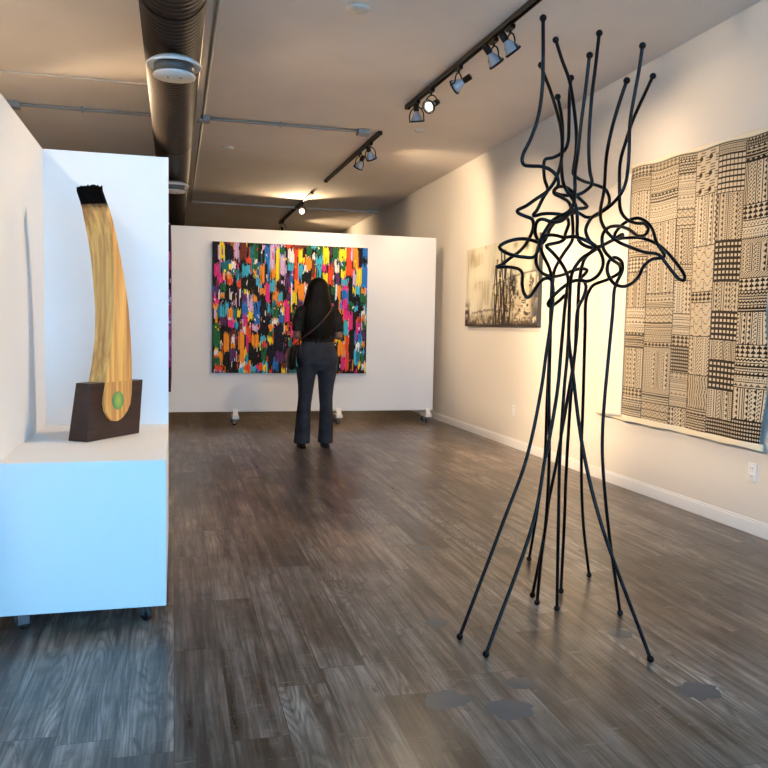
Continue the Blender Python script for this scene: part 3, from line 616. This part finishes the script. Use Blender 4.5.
PAINTS = {'K': (.005,.004,.005), 'N': (.006,.006,.022), 'Y': (.86,.66,.02), 'W': (.78,.76,.72), 'P': (.72,.03,.22), 'L': (.62,.42,.62),
          'C': (.05,.42,.58), 'T': (.015,.16,.19), 'B': (.02,.16,.52), 'G': (.015,.12,.04), 'O': (.82,.27,.02), 'R': (.76,.07,.02), 'M': (.15,.03,.02), 'V': (.09,.03,.11)}
def colour_painting():
    t = empty('abstract_painting', (1.37, 9.70, .64), 'large multicoloured abstract painting of vertical dabs on the far white wall', 'painting')
    x0, x1, z0, z1, y = .434, 2.318, .632, 2.186, 9.688
    G().box((x0+.002, y+.003, z0+.002), (x1-.002, 9.728, z1-.002)).build('canvas_frame', M_canvas, t)
    nx, ny = 264, 216
    rng = np.random.RandomState(3); C = np.zeros((ny, nx, 3)); C[:] = (.008,.007,.009)
    def dab(u0, v0, u1, v1, c, jit=.012):
        a, b = int(u0*nx), max(int(u0*nx)+1, int(u1*nx)); w = b-a
        for i in range(max(0,a), min(nx,b)):
            e = abs((i-a+.5)/w-.5)*2
            p = max(0, int((v0 + rng.randn()*jit*(.4+e))*ny)); q = min(ny, int((v1 + rng.randn()*jit*(.4+e))*ny))
            if q > p: C[p:q, i] = np.clip(np.array(c)*(1 + .22*rng.randn()*.6) + rng.randn(q-p, 1)*.012, .004, .9)
    keys = list('KKNGVMTBPRYOCWL')
    for _ in range(620):
        u, v = rng.rand(), rng.rand(); w = .012+.03*rng.rand(); h = .04+.1*rng.rand()
        k = keys[rng.randint(len(keys))] if rng.rand() < .7 else 'K'
        dab(u, v, u+w, v+h, PAINTS[k])
    for s in STROKES.split():
        a = s[1:].split(','); u0, v0, u1, v1 = [int(q)/1000 for q in a]
        dab(u0, v0, u1, v1, PAINTS[s[0]])
    for _ in range(230):       # thin scraped ridges and flecks
        u, v = rng.rand(), rng.rand()
        dark = rng.rand() < .7
        w = .003+.005*rng.rand(); h = .015+.06*rng.rand()
        c = PAINTS['K'] if dark else PAINTS['WWYCPOR'[rng.randint(7)]]
        dab(u, v, u+w, v+h, c)
    for _ in range(110):
        u, v = rng.rand(), rng.rand(); dab(u, v, u+.009, v+.012, PAINTS['WKRYPO'[rng.randint(6)]], .004)
    rel = smooth_noise(rng, ny+1, nx+1, 60, 90)
    def P(u, v):
        return np.stack([x0+(x1-x0)*u, y - .004*rel, z1-(z1-z0)*v], -1)
    pigment_sheet('painted_surface', nx, ny, P, C, M_paint, t)
colour_painting()

def landscape_painting():
    t = empty('landscape_painting', (RX-.02, 8.03, 1.24), 'cream and black abstract landscape painting with dark drips on the right wall', 'painting')
    ya, yb, z0, z1, x = 8.95, 6.995, 1.245, 2.135, RX-.042
    G().box((x+.002, yb+.002, z0+.002), (RX-.001, ya-.002, z1-.002)).build('canvas_frame', M_canvas_dark, t)
    nx, ny = 200, 100
    rng = np.random.RandomState(11)
    U, V = np.meshgrid(np.linspace(0,1,nx), np.linspace(0,1,ny))
    n1 = smooth_noise(rng, ny, nx, 6, 9); n2 = smooth_noise(rng, ny, nx, 14, 50); n3 = smooth_noise(rng, ny, nx, 40, 90); n4 = smooth_noise(rng, ny, nx, 5, 60)
    C = np.zeros((ny, nx, 3)); C[:] = (.62,.58,.45)
    C *= (1 - .30*n1*n4)[..., None]
    def over(mask, c): 
        mask = np.clip(mask, 0, 1)[..., None]; C[:] = C*(1-mask) + np.array(c)*mask
    over((n1 > .62)*(n4)*.5, (.30,.22,.10))
    over(np.exp(-((U-.03)/.02)**2)*.6*n4, (.12,.09,.05))
    over(np.exp(-((U-.10)/.05)**2-((V-.10)/.12)**2)*.8, (.30,.22,.12))
    # hill line
    hill = .62 - .12*np.sin((U-.55)*5.5)
    hill = np.where(U > .45, .50 - .10*np.sin((U-.45)*3.0), (.80 + .12*(.3-U) + .03*n2))
    over(np.exp(-((V-hill)/.012)**2)*.8*(U > .12), (.06,.045,.035))
    low = np.clip((V-hill)/.08, 0, 1)
    n5 = smooth_noise(rng, ny, nx, 22, 34); n6 = smooth_noise(rng, ny, nx, 9, 14)
    over(low*n6*.75, (.30,.21,.11)); over(low*(n5 > .60)*.65, (.13,.085,.045)); over(low*(n5*n3 > .42)*.95, (.025,.018,.014)); over(low*(n5 < .16)*.7*(U > .5)*(V > .7), (.14,.03,.015)); over(low*(n3 > .80)*.7, (.75,.68,.52))
    over(np.clip((V-.86)/.1, 0, 1)*(n2 > .42)*.8, (.05,.03,.02))
    over(np.clip((.13-U)/.08, 0, 1)*np.clip((V-.62)/.2, 0, 1)*np.clip((n5-.25)*3, 0, 1), (.04,.02,.02))
    over(np.exp(-((U-.70)/.04)**2-((V-.55)/.17)**2)*(n3 > .30)*1.5, (.02,.018,.015))
    for uc, w, v0, k in ((.385,.007,.30,1),(.415,.012,.20,1),(.445,.006,.34,1),(.47,.011,.12,1),(.495,.008,.22,1),(.52,.014,.10,1),(.545,.008,.3,1),(.565,.006,.38,.8),(.60,.010,.30,.9),(.36,.004,.5,.8)):
        cu = uc + .065 + .006*np.sin(V*14+uc*90)
        over(np.exp(-((U-cu)/w)**4)*(V > v0)*(n3 > .10)*min(1, k*1.1), (.012,.010,.009))
    over(np.exp(-((U-.86)/.03)**2-((V-.10)/.05)**2), (.05,.04,.02)); over(np.exp(-((U-.72)/.03)**2-((V-.07)/.04)**2)*.7, (.15,.11,.05))
    over(np.clip((U-.91)/.03, 0, 1)*(.35+.6*V)*(n2 > .25), (.055,.06,.07))
    over(np.clip((V-.965)/.02, 0, 1)*.9, (.03,.022,.02))
    def P(u, v): return np.stack([np.full_like(u, x), ya+(yb-ya)*u, z1-(z1-z0)*v], -1)
    pigment_sheet('painted_surface', nx, ny, P, np.clip(C, .01, .9), M_paint, t)
    # wall label beside it
    o = G().box((RX-.004, 6.66, 1.60), (RX-.0005, 6.75, 1.66)).build('wall_label', M_hem, None); tag(o, 'small cream title card on the right wall beside the landscape painting', 'label')
    o = G().box((RX-.004, 6.66, 1.49), (RX-.0005, 6.75, 1.57)).build('wall_label', M_hem, None); tag(o, 'second small title card just below the first beside the landscape painting', 'label')
landscape_painting()

def pink_canvas():
    t = empty('pink_canvas', (-.045, 6.9, .70), 'pink and purple canvas seen edge-on behind the near white stand', 'painting')
    G().box((-.066, 6.002, .708), (-.030, 7.8, 1.925)).build('canvas_frame', M_canvas, t)
    rng = np.random.RandomState(8)
    def cols(ny, nx):
        n = smooth_noise(rng, ny, nx, 24, max(2, nx//8)); m = smooth_noise(rng, ny, nx, 9, max(1, nx//10))
        C = np.zeros((ny, nx, 3)); C[:] = (.34,.02,.12)
        C[n > .5] = (.55,.12,.30); C[n > .72] = (.16,.05,.30); C[m > .68] = (.05,.006,.03); C[n > .88] = (.6,.4,.6)
        return C
    pigment_sheet('painted_edge', 5, 120, lambda u, v: np.stack([-.066+.043*u, np.full_like(u, 6.0), 1.927-1.219*v], -1), cols(120, 5), M_paint, t)
    pigment_sheet('painted_surface', 120, 120, lambda u, v: np.stack([np.full_like(u, -.0235), 6.0+1.8*u, 1.927-1.219*v], -1), cols(120, 120), M_paint, t)
pink_canvas()

# ---------------------------------------------------------------- printed wall hanging
def wall_hanging():
    t = empty('wall_hanging', (RX-.04, 4.8, .53), 'tall black and cream patterned cloth hanging on the right wall', 'wall hanging')
    nx, ny = 208, 316
    rng = np.random.RandomState(21)
    I = np.zeros((ny, nx))            # ink amount
    B = np.zeros((ny, nx))            # brownish tone
    # column borders (fraction of width) and blocks: (v0, v1, kind)
    cols = [(0, .17, [(0,.035,'T'),(.035,.10,'H'),(.10,.30,'V'),(.30,.36,'H'),(.36,.42,'T'),(.42,.56,'V'),(.56,.60,'H'),(.60,.66,'H'),(.66,.72,'D'),(.72,.88,'v'),(.88,.92,'T'),(.92,1,'D')]),
            (.17, .385, [(0,.03,'t'),(.03,.12,'H'),(.12,.15,'D'),(.15,.23,'h'),(.23,.50,'V'),(.50,.56,'H'),(.56,.62,'Z'),(.62,.69,'H'),(.69,.71,'T'),(.71,.89,'R'),(.89,.93,'D'),(.93,1,'Z')]),
            (.385, .51, [(0,.07,'D'),(.07,.20,'h'),(.20,.27,'Z'),(.27,.40,'v'),(.40,.46,'H'),(.46,.58,'V'),(.58,.66,'H'),(.66,.70,'T'),(.70,.80,'K2'),(.80,.93,'h'),(.93,1,'v')]),
            (.51, .665, [(0,.16,'S'),(.16,.34,'V'),(.34,.50,'O'),(.50,.54,'T'),(.54,.66,'O'),(.66,.80,'V'),(.80,.92,'W'),(.92,1,'D')]),
            (.665, .835, [(0,.04,'H'),(.04,.17,'C'),(.17,.33,'V'),(.33,.47,'K'),(.47,.57,'V'),(.57,.67,'K'),(.67,.74,'V'),(.74,.84,'K'),(.84,.94,'v'),(.94,1,'K2')]),
            (.835, 1.0, [(0,.08,'D'),(.08,.22,'v'),(.22,.27,'T'),(.27,.33,'H'),(.33,.46,'R'),(.46,.50,'T'),(.50,.57,'D'),(.57,.68,'v'),(.68,.72,'T'),(.72,.78,'D'),(.78,.82,'H'),(.82,.93,'v'),(.93,1,'K2')])]
    def stripes(h, w, seed, dens):
        """parallel bands, each plain, lined, toothed or beaded"""
        r = np.random.RandomState(seed); a = np.zeros((h, w)); y = 0
        while y < h:
            k = r.randint(5); b = (1, 1, 3, 3, 2)[k]
            x = np.arange(w)
            if k <= 1: a[y:y+1] = .85 + .15*dens
            elif k == 2:
                for j in range(min(3, h-y)): a[y+j] = ((x + j) % 4 < 2 - (j == 1)) * .95
            elif k == 3:
                for j in range(min(3, h-y)): a[y+j] = (np.abs((x % 6) - 3) <= j) * .9
            else:
                for j in range(min(2, h-y)): a[y+j] = (x % 2 == 0) * .85
            y += b + (1 if r.rand() < dens else 2)
        return a
    for ci, (u0, u1, blocks) in enumerate(cols):
        a, b = int(u0*nx), int(u1*nx)
        for bi, (v0, v1, kind) in enumerate(blocks):
            p, q = int(v0*ny), int(v1*ny); h, w = q-p, b-a
            dens = .40 + .5*(ci/5) ; sd = ci*40+bi
            yy, xx = np.mgrid[0:h, 0:w]
            if kind in 'Hh': K = stripes(h, w, sd, dens)*(.8 if kind == 'H' else .6)
            elif kind == 'D': K = np.maximum(stripes(h, w, sd, .9), (yy % 3 == 0)*.9)
            elif kind in 'Vv': K = stripes(w, h, sd, dens if kind == 'V' else .9).T*(.85 if kind == 'V' else 1)
            elif kind in 'Tt': K = (np.abs((xx % 6)-3) <= (yy % 5)*.7)*.95*(1 if kind == 'T' else .6)
            elif kind == 'Z': K = np.maximum((np.abs((xx % 8)-4) + yy) % 5 == 0, (yy % 9 == 0))*.9
            elif kind == 'K': K = 1 - ((xx % 5 >= 2) & (yy % 6 >= 3))*.99
            elif kind == 'K2': K = 1 - ((xx % 3 >= 1) & (yy % 4 >= 2))*.9
            elif kind == 'C': K = ((xx % 5 == 0) | (yy % 6 <= 1))*.95
            elif kind == 'R':
                K = stripes(w, h, sd, .9).T
                m = (xx < 4) | (xx > w-5) | (yy < 6) | (yy > h-7); K2 = ((xx + yy) % 3 == 0)*.8; K = np.where(m, K2, K)
            elif kind == 'S': K = np.maximum(((xx // 7 + yy // 9) % 2)*((yy % 3) == 0), (np.hypot((xx % 14)-7, (yy % 18)-9) < 2.3))*.95
            elif kind == 'O':
                K = (np.abs(((yy + 4*np.sin(xx*.45)) % 10)) < 1)*.75; K = np.maximum(K, ((xx % 13 == 6) & ((yy // 10) % 2 == 0))*.5)
            elif kind == 'W': K = ((np.sin(xx*1.6 + 1.2*np.sin(yy*.35)) > .1)*.6)
            K = np.array(K, float); K[0] = .9; K[:, 0] = .75
            I[p:q, a:b] = K
            B[p:q, a:b] = np.random.RandomState(sd+5).rand()*.8
    I *= .86 + .2*smooth_noise(rng, ny, nx, 120, 80)
    I = np.minimum(1, I*1.25)*(.80 + .2*np.linspace(0, 1, nx)[None])
    cream = np.array((.58,.49,.36)); brown = np.array((.30,.21,.12)); ink = np.array((.012,.009,.008))
    base = cream*(1-B[..., None]*.5) + brown*B[..., None]*.5
    C = base*(1-I[..., None]) + ink*I[..., None]
    yl, yr = 5.455, 3.945
    def wave(u, z): 
        k = np.clip((z-.5)/1.9, 0, 1)
        return (.006 + .010*np.sin(u*9.0+.6) + .007*np.sin(u*23))*(1-.75*k)
    def cloth(y, z, u):
        return RX - .032 - wave(u, z)
    def P(u, v):
        zt = 2.435 - .05*u + .006*np.sin(u*20); zb = .568 - .016*u
        z = zt + (zb-zt)*v
        y = yl + (yr-yl)*u + np.where(u > .95, .02*np.sin(v*14)*(u-.95)/.05, 0)
        return np.stack([cloth(y, z, u), y, z], -1)
    pigment_sheet('printed_panel', nx, ny, P, C, M_ink, t)
    def strip(name, ya, yb, f_top, f_bot, material, n=60, m=60, off=0.0, fray=0):
        us = np.linspace(0, 1, n+1); vs = np.linspace(0, 1, m+1); UU, VV = np.meshgrid(us, vs)
        z = f_top(UU) + (f_bot(UU)-f_top(UU))*VV; y = ya+(yb-ya)*UU
        if fray:
            r2 = np.random.RandomState(4); e = np.cumsum(r2.randn(m+1))*.0035; e -= np.linspace(e[0], e[-1], m+1); e += r2.randn(m+1)*.0035
            y = y + (1-UU)*e[:, None] + (1-UU)*.015*np.sin(VV*5)
        gu = (yl-y)/(yl-yr)
        X = cloth(y, z, gu) + off
        if fray: X = X - .014*np.sin(UU*PI)*(.6+.4*np.sin(VV*9)) 
        V3 = np.stack([X, y, z], -1).reshape(-1, 3); idx = np.arange((n+1)*(m+1)).reshape(m+1, n+1)
        F = np.stack([idx[:-1,:-1], idx[1:,:-1], idx[1:,1:], idx[:-1,1:]], -1).reshape(-1, 4).tolist()
        o = G().add(V3.tolist(), F).build(name, material, t, smooth=True)
        so = o.modifiers.new('thick', 'SOLIDIFY'); so.thickness = .003; so.offset = 0
        return o
    strip('hem', yl+.30, yr-.01, lambda u: .575-.020*u, lambda u: .530-.012*u+.004*np.sin(u*30), M_hem, 120, 6)
    strip('top_border', yl+.02, yr, lambda u: 2.462-.052*u+.004*np.sin(u*24), lambda u: 2.437-.052*u+.006*np.sin(u*20), M_hem, 90, 3)
    strip('plain_margin', yl+.42, yl+.002, lambda u: 2.31+.10*u, lambda u: .535+.02*u, M_cloth, 24, 90, -.004, 1)
wall_hanging()

# ---------------------------------------------------------------- outlets
def outlet(y, z, label):
    t = empty('wall_outlet', (RX, y, z), label, 'outlet')
    G().box((RX-.006, y-.036, z-.058), (RX, y+.036, z+.058)).build('cover_plate', M_plastic, t, bevel=.002)
    for dz in (-.025, .025):
        o = G().box((RX-.009, y-.017, z+dz-.016), (RX-.005, y+.017, z+dz+.016)).build('socket', M_plastic, t, bevel=.003)
        for dy in (-.007, .007): G().box((RX-.0095, y+dy-.0015, z+dz-.003), (RX-.0085, y+dy+.0015, z+dz+.008)).build('slot', M_slot, o)
outlet(4.047, .372, 'white double wall outlet below the patterned hanging')
outlet(7.56, .382, 'small white wall outlet below the landscape painting')

# ---------------------------------------------------------------- giant match sculpture
def match_sculpture():
    t = empty('match_sculpture', (-.31, 3.9, .668), 'giant curved wooden match with charred tip in a dark block on the plinth', 'sculpture')
    A = Vector((-.462,3.797)); B = Vector((-.375,3.740)); Cc = Vector((-.165,4.037)); D = A + (Cc-B)
    lo = [(p.x, p.y, .669) for p in (A, B, Cc, D)]; hi = [(p.x+dx, p.y+.004, .930) for p, dx in ((A,.035),(B,.020),(Cc,.018),(D,.02))]
    G().add(lo+hi, [(0,3,2,1),(4,5,6,7),(0,1,5,4),(1,2,6,5),(2,3,7,6),(3,0,4,7)]).build('block', M_block, t, bevel=.003)
    back = Vector((-.836,.548,0)); n = Vector((.8165,-.5773,0))
    secs = [(Vector(m), Vector(r), k) for m, r, k in MATCH_SECTIONS]
    def interp(z):
        for a, b in zip(secs[:-1], secs[1:]):
            if a[0].z >= z >= b[0].z:
                w = (a[0].z-z)/(a[0].z-b[0].z); return a[0].lerp(b[0], w), a[1].lerp(b[1], w), a[2]*(1-w)+b[2]*w
        return secs[0] if z > secs[0][0].z else secs[-1]
    def column(z0, z1, nz, name, material, jag=False):
        g = G(); v = []; f = []; k = 9
        zs = np.linspace(z0, z1, nz)
        for z in zs:
            m, r, kk = interp(z)
            m = m + n*.010; r = r + n*.010; m.z = z; r.z = z
            lb = m + back*kk; rb = r + back*kk
            ring = []
            for a, b in ((m, r), (r, rb), (rb, lb), (lb, m)):
                for i in range(k): ring.append(a.lerp(b, i/k))
            v += ring
        R = 4*k
        if jag:
            rng = random.Random(4); hh = [rng.uniform(-.012,.014) for _ in range(R)]
            for i in range(R): v[(nz-1)*R+i] = v[(nz-1)*R+i] + Vector((0,0,hh[i]))
        for j in range(nz-1):
            for i in range(R): f.append((j*R+i, j*R+(i+1) % R, (j+1)*R+(i+1) % R, (j+1)*R+i))
        f.append(tuple(range(R))[::-1])
        top = v[(nz-1)*R:]
        c = sum(top, Vector())/R
        if jag:
            # broken charred crown: inner rings at random heights
            prev = (nz-1)*R
            for s_ in (.75, .45, .2):
                base = len(v)
                for i in range(R):
                    p = c.lerp(top[i], s_); p.z = c.z + rng.uniform(-.020,.016); v.append(p)
                for i in range(R): f.append((prev+i, prev+(i+1) % R, base+(i+1) % R, base+i))
                prev = base
            v.append(c); ci = len(v)-1
            for i in range(R): f.append((prev+i, prev+(i+1) % R, ci))
        else: f.append(tuple((nz-1)*R+i for i in range(R)))
        g.add(v, f); return g.build(name, material, t, bevel=0)
    column(.905, 1.735, 50, 'match_stick', M_match)
    column(1.733, 1.800, 6, 'charred_tip', M_char, jag=True)
    # flat rounded tongue laid over the front of the block
    u = Vector((.5773,.8165,0))
    def on(x, y, z, o=0): return Vector((x, y, z)) + n*o
    outline = [(-.309,3.82,.931),(-.316,3.809,.865),(-.317,3.808,.835),(-.311,3.816,.800),(-.298,3.835,.768),(-.284,3.854,.752),(-.268,3.876,.747),(-.252,3.899,.752),(-.238,3.920,.765),(-.222,3.942,.790),(-.210,3.960,.820),(-.205,3.968,.860),(-.203,3.969,.931)]
    f0 = [on(*p, .0105) for p in outline]; f1 = [on(*p, -.004) for p in outline]; K = len(outline)
    g = G().add(f1+f0, [tuple(range(K, 2*K)), tuple(range(K))[::-1]] + [(i, (i+1) % K, K+(i+1) % K, K+i) for i in range(K)])
    g.build('front_tongue', M_match, t)
    cen = Vector((-.262,3.886,.843)) + n*.0105
    d = G(); Mx = axis_mat(cen, n); d.lathe([(.042,-.002),(.042,.003),(.038,.005)], Mx @ Matrix.Diagonal((1.0,.92,1,1)), 32); d.build('green_disc', M_green, t, smooth=True)
match_sculpture()

# ---------------------------------------------------------------- wire sculpture
def wire_sculpture():
    t = empty('wire_sculpture', (1.6, 3.0, 0), 'tall black steel rod sculpture with tangled loops and ball-tipped legs', 'sculpture')
    for path in ROD_PATHS:
        pts = spline(path, .010)
        o = G().tube(pts, .0071, 10).build('bent_rod', M_rod, t, smooth=True)
        G().ball(path[0], .0135, 18).build('top_ball', M_rod, o, smooth=True)
        G().ball((path[-1][0], path[-1][1], .0135), .0135, 18).build('foot_ball', M_rod, o, smooth=True)
wire_sculpture()

# ---------------------------------------------------------------- person
def remesh(o, size, it=6):
    r = o.modifiers.new('fuse', 'REMESH'); r.mode = 'VOXEL'; r.voxel_size = size; r.use_smooth_shade = True
    s = o.modifiers.new('soften', 'SMOOTH'); s.iterations = it; s.factor = .6
def person():
    PX, PY = 1.378, 7.84
    def w(x, y, z): return (PX+x, PY+y, z)
    # y > 0 faces the painting
    g = G()
    sk = [  # torso
        (w(0,0,.80),.145,.10),(w(0,-.01,.90),.185,.125),(w(0,0,1.00),.150,.105),(w(0,.01,1.10),.135,.10),(w(0,.01,1.22),.155,.112),(w(0,0,1.33),.165,.105),(w(0,-.01,1.385),.14,.08),(w(0,0,1.42),.06,.058),(w(0,.015,1.50),.052,.055)]
    g.loft(sk)
    hd = [(w(0,.03,1.455),.030,.040),(w(0,.035,1.475),.052,.062),(w(0,.03,1.51),.066,.080),(w(0,.02,1.56),.073,.092),(w(0,.015,1.60),.074,.094),(w(0,.01,1.64),.064,.080),(w(0,.01,1.668),.035,.045),(w(0,.01,1.675),.01,.012)]
    g.loft(hd)
    g.ball(w(0,.118,1.545), .015, 12, sc=(.8,1.1,1.2))                      # nose
    g.ball(w(0,.108,1.505), .018, 12, sc=(1.3,.6,.5))                       # mouth
    for s in (-1, 1):
        g.ball(w(s*.074,.01,1.555), .022, 12, sc=(.4,.8,1.2))               # ears
        g.ball(w(s*.028,.098,1.573), .013, 12, sc=(1.2,.6,.7))              # eyelids
        sh = w(s*.165,0,1.345); el = w(s*.212,-.02,1.115); wr = w(s*.10,.20,1.16)
        hnd = w(s*.065,.255,1.185)
        a = spline([sh, el], .03); g.tube(a, list(np.linspace(.050,.040,len(a))), 16)
        a = spline([el, wr], .03); g.tube(a, list(np.linspace(.042,.026,len(a))), 16)
        g.ball(el, .042, 14); g.ball(sh, .055, 14)
        a = spline([wr, hnd], .02); g.tube(a, list(np.linspace(.026,.034,len(a))), 14)
        d = Vector(hnd)-Vector(wr); d.normalize(); up = Vector((0,.25,1)).normalized()
        for q in range(4):                                                  # fingers curled round the phone
            b = Vector(hnd) + up*(.030-.020*q)
            Ls = (.026,.030,.028,.022)[q]
            p = [b, b + d*Ls, b + d*Ls*1.6 + Vector((-s*.012,-.004,0)), b + d*Ls*1.4 + Vector((-s*.034,-.014,0))]
            g.tube(spline(p, .006), .0085, 8)
        b = Vector(hnd) + up*.025 - d*.02
        g.tube(spline([b, b+up*.03+Vector((-s*.012,-.005,0)), b+up*.048+Vector((-s*.026,-.002,0))], .006), .009, 8)
        fx = -.135 if s < 0 else .105
        fx2 = -.143 if s < 0 else .100
        g.loft([(w(s*.088,0,.86),.088,.10),(w(s*.098,0,.70),.080,.085),(w((fx-.0+s*.1)/2,.0,.50),.058,.062),(w(fx,-.01,.34),.056,.062),(w(fx2,-.01,.15),.036,.042),(w(fx2,0,.06),.036,.046),(w(fx2,.02,.03),.034,.06)])
        g.loft([(w(fx2,.01,.012),.036,.09),(w(fx2,.01,.03),.040,.095),(w(fx2,-.005,.07),.032,.06)])
    body = g.build('person', M_skin, None, origin=(PX, PY, 0))
    remesh(body, .0075, 4)
    tag(body, 'person with long black hair and flared jeans standing before the colourful painting', 'person')
    # blouse: torso and short sleeves
    g = G()
    g.loft([(w(0,0,1.05),.160,.121),(w(0,0,1.07),.166,.125),(w(0,.01,1.12),.160,.12),(w(0,.01,1.22),.172,.128),(w(0,0,1.32),.180,.122),(w(0,-.01,1.375),.160,.098),(w(0,-.01,1.41),.095,.075),(w(0,-.005,1.43),.070,.066)], 36)
    for s in (-1, 1):
        a = spline([w(s*.150,0,1.355), w(s*.190,-.01,1.27), w(s*.205,-.02,1.155)], .02); g.tube(a, list(np.linspace(.063,.056,len(a))), 20)
        g.ball(w(s*.152,0,1.35), .064, 18)
    o = g.build('blouse', M_blouse, body); remesh(o, .008, 5)
    # jeans with flared hems
    g = G()
    g.loft([(w(0,0,.775),.180,.115),(w(0,-.012,.84),.208,.145),(w(0,-.015,.90),.212,.150),(w(0,-.008,.96),.190,.135),(w(0,0,1.02),.168,.125),(w(0,0,1.06),.162,.122)], 40)
    for s in (-1, 1):
        g.ball(w(s*.095,-.055,.875), .100, 24, sc=(1,.95,1.05))
        T = [(-.105,.110,.80,.108,.125),(-.110,.0,.72,.094,.105),(-.112,0,.62,.079,.090),(-.118,0,.50,.070,.076),(-.128,-.008,.42,.068,.074),(-.136,-.010,.32,.072,.080),(-.140,-.008,.20,.076,.090),(-.144,.0,.10,.080,.100),(-.146,.006,.045,.082,.108)] if s < 0 else \
            [(.102,.110,.80,.106,.125),(.098,.0,.72,.092,.105),(.092,0,.62,.078,.090),(.090,0,.50,.068,.076),(.092,-.008,.42,.064,.074),(.094,-.010,.32,.068,.080),(.094,-.008,.20,.071,.090),(.092,.0,.10,.074,.100),(.092,.006,.045,.076,.108)]
        g.loft([(w(a,(b if b < .05 else 0),c), d, e) for a, b, c, d, e in T], 30)
    o = g.build('jeans', M_jeans, body); remesh(o, .009, 4)
    # waistband, yoke seam, pockets, centre seam stand on the cloth
    def back_curve(x0, x1, zf, depth, n=14):
        pts = []
        for i in range(n+1):
            x = x0+(x1-x0)*i/n; z = zf(x); rx, ry = depth(z)
            pts.append(w(x, -.012 - ry*math.sqrt(max(0, 1-(x/rx)**2)), z))
        return pts
    dep = lambda z: (.215, .150) if z < .93 else (.185, .135)
    sm = G()
    sm.tube(back_curve(-.15,.15, lambda x: 1.018, lambda z: (.172,.118)), .004, 6)
    sm.tube(back_curve(-.15,.15, lambda x: .955+.10*abs(x)-.02, lambda z: (.200,.135)), .0032, 6)
    sm.build('waist_seam', M_seam, o)
    # shoes
    for s, fx in ((-1,-.146),(1,.092)):
        g = G(); g.loft([(w(fx,.035,.0),.040,.125),(w(fx,.035,.018),.043,.128),(w(fx,.03,.045),.040,.118),(w(fx,.01,.075),.034,.075)], 28)
        g.box(w(fx-.028,-.088,0), w(fx+.028,-.03,.03))
        g.build('shoe', M_shoe, body, bevel=.004)
    # hair: crown plus long locks falling down the back
    g = G()
    g.loft([(w(.012,-.04,1.02),.045,.030),(w(.0,-.075,1.08),.115,.042),(w(-.012,-.085,1.18),.135,.055),(w(-.005,-.075,1.28),.135,.065),(w(.0,-.055,1.36),.132,.078),(w(.0,-.035,1.43),.122,.088),(w(0,-.025,1.50),.112,.092),(w(0,-.01,1.56),.106,.102),(w(0,-.005,1.61),.100,.105),(w(0,-.005,1.65),.080,.088),(w(0,-.005,1.68),.048,.052),(w(0,-.005,1.692),.012,.012)], 36)
    rng = random.Random(9)
    for i in range(26):
        a = rng.uniform(-1, 1); x = a*.115; ln = rng.uniform(1.0, 1.20) if a < .3 else rng.uniform(1.10, 1.30)
        y = -.10+.045*abs(a)
        pts = spline([w(x*.85, y+.02, 1.50), w(x, y-.02, 1.38), w(x*1.12+rng.uniform(-.02,.02), y-.035, 1.25), w(x*1.05+rng.uniform(-.035,.03), y-.02, ln)], .02)
        g.tube(pts, list(np.linspace(.022,.008,len(pts))), 8)
    for s in (-1, 1):
        pts = spline([w(s*.075,.0,1.62), w(s*.10,.02,1.50), w(s*.125,.0,1.40), w(s*.135,-.04,1.30)], .02); g.tube(pts, .028, 10)
    o = g.build('hair', M_hair, body); remesh(o, .009, 2)
    # phone held in both hands
    g = G().box(w(-.04,.262,1.15), w(.04,.272,1.30)); o = g.build('phone', M_shoe, None, bevel=.004); tag(o, 'dark phone held in both hands by the person before the painting', 'phone')
    # handbag at the left hip with a strap across the back
    t = empty('handbag', w(-.245,0,.76), 'black shoulder bag hanging at the left hip of the standing person', 'handbag')
    g = G(); g.loft([(w(-.262,.0,.775),.028,.085),(w(-.268,.0,.80),.042,.115),(w(-.266,.0,.90),.045,.120),(w(-.255,.0,.99),.030,.105),(w(-.250,.0,1.01),.012,.09)], 24)
    g.build('bag_body', M_shoe, t, smooth=True)
    pts = spline([w(-.248,-.02,1.0), w(-.20,-.085,1.06), w(-.12,-.135,1.13), w(-.02,-.163,1.22), w(.06,-.160,1.31), w(.115,-.125,1.385), w(.125,-.06,1.43), w(.12,0,1.435), w(.115,.07,1.395), w(.04,.14,1.27), w(-.08,.145,1.13), w(-.19,.10,1.04), w(-.245,.04,1.0)], .015)
    g = G(); g.tube(pts, .007, 8); g.build('strap', M_strap, t, smooth=True)
person()

# ---------------------------------------------------------------- smooth grey spots on the floor
def floor_spot(x, y, rx, ry, seed, label):
    rng = random.Random(seed); K = 26; v = [(x, y, .0015)]
    for i in range(K):
        a = 2*PI*i/K; k = 1+rng.uniform(-.16,.16); v.append((x+rx*k*math.cos(a), y+ry*k*math.sin(a), .0008))
    o = G().add(v, [(0, 1+i, 1+(i+1) % K) for i in range(K)]).build('floor_patch', M_patch, None)
    tag(o, label, 'floor patch')
floor_spot(1.033, 2.268, 0.075, 0.065, 0, "smooth grey patch on the floor left of centre near the bottom edge")
floor_spot(1.711, 2.247, 0.075, 0.065, 1, "smooth bluish grey floor patch below right of the sculpture's right foot")
floor_spot(0.857, 2.370, 0.075, 0.065, 2, "smooth grey floor patch at the left, level with the bottom of the photo")
floor_spot(1.143, 2.434, 0.050, 0.046, 3, "small grey floor patch between the sculpture's two left feet and the bottom edge")
floor_spot(1.333, 4.102, 0.050, 0.046, 4, "small grey floor patch left of the rod sculpture")
floor_spot(1.041, 3.023, 0.050, 0.046, 5, "grey floor patch just left of the sculpture's leftmost foot")
floor_spot(1.722, 2.758, 0.050, 0.046, 6, "faint grey floor patch beside the sculpture's right legs")
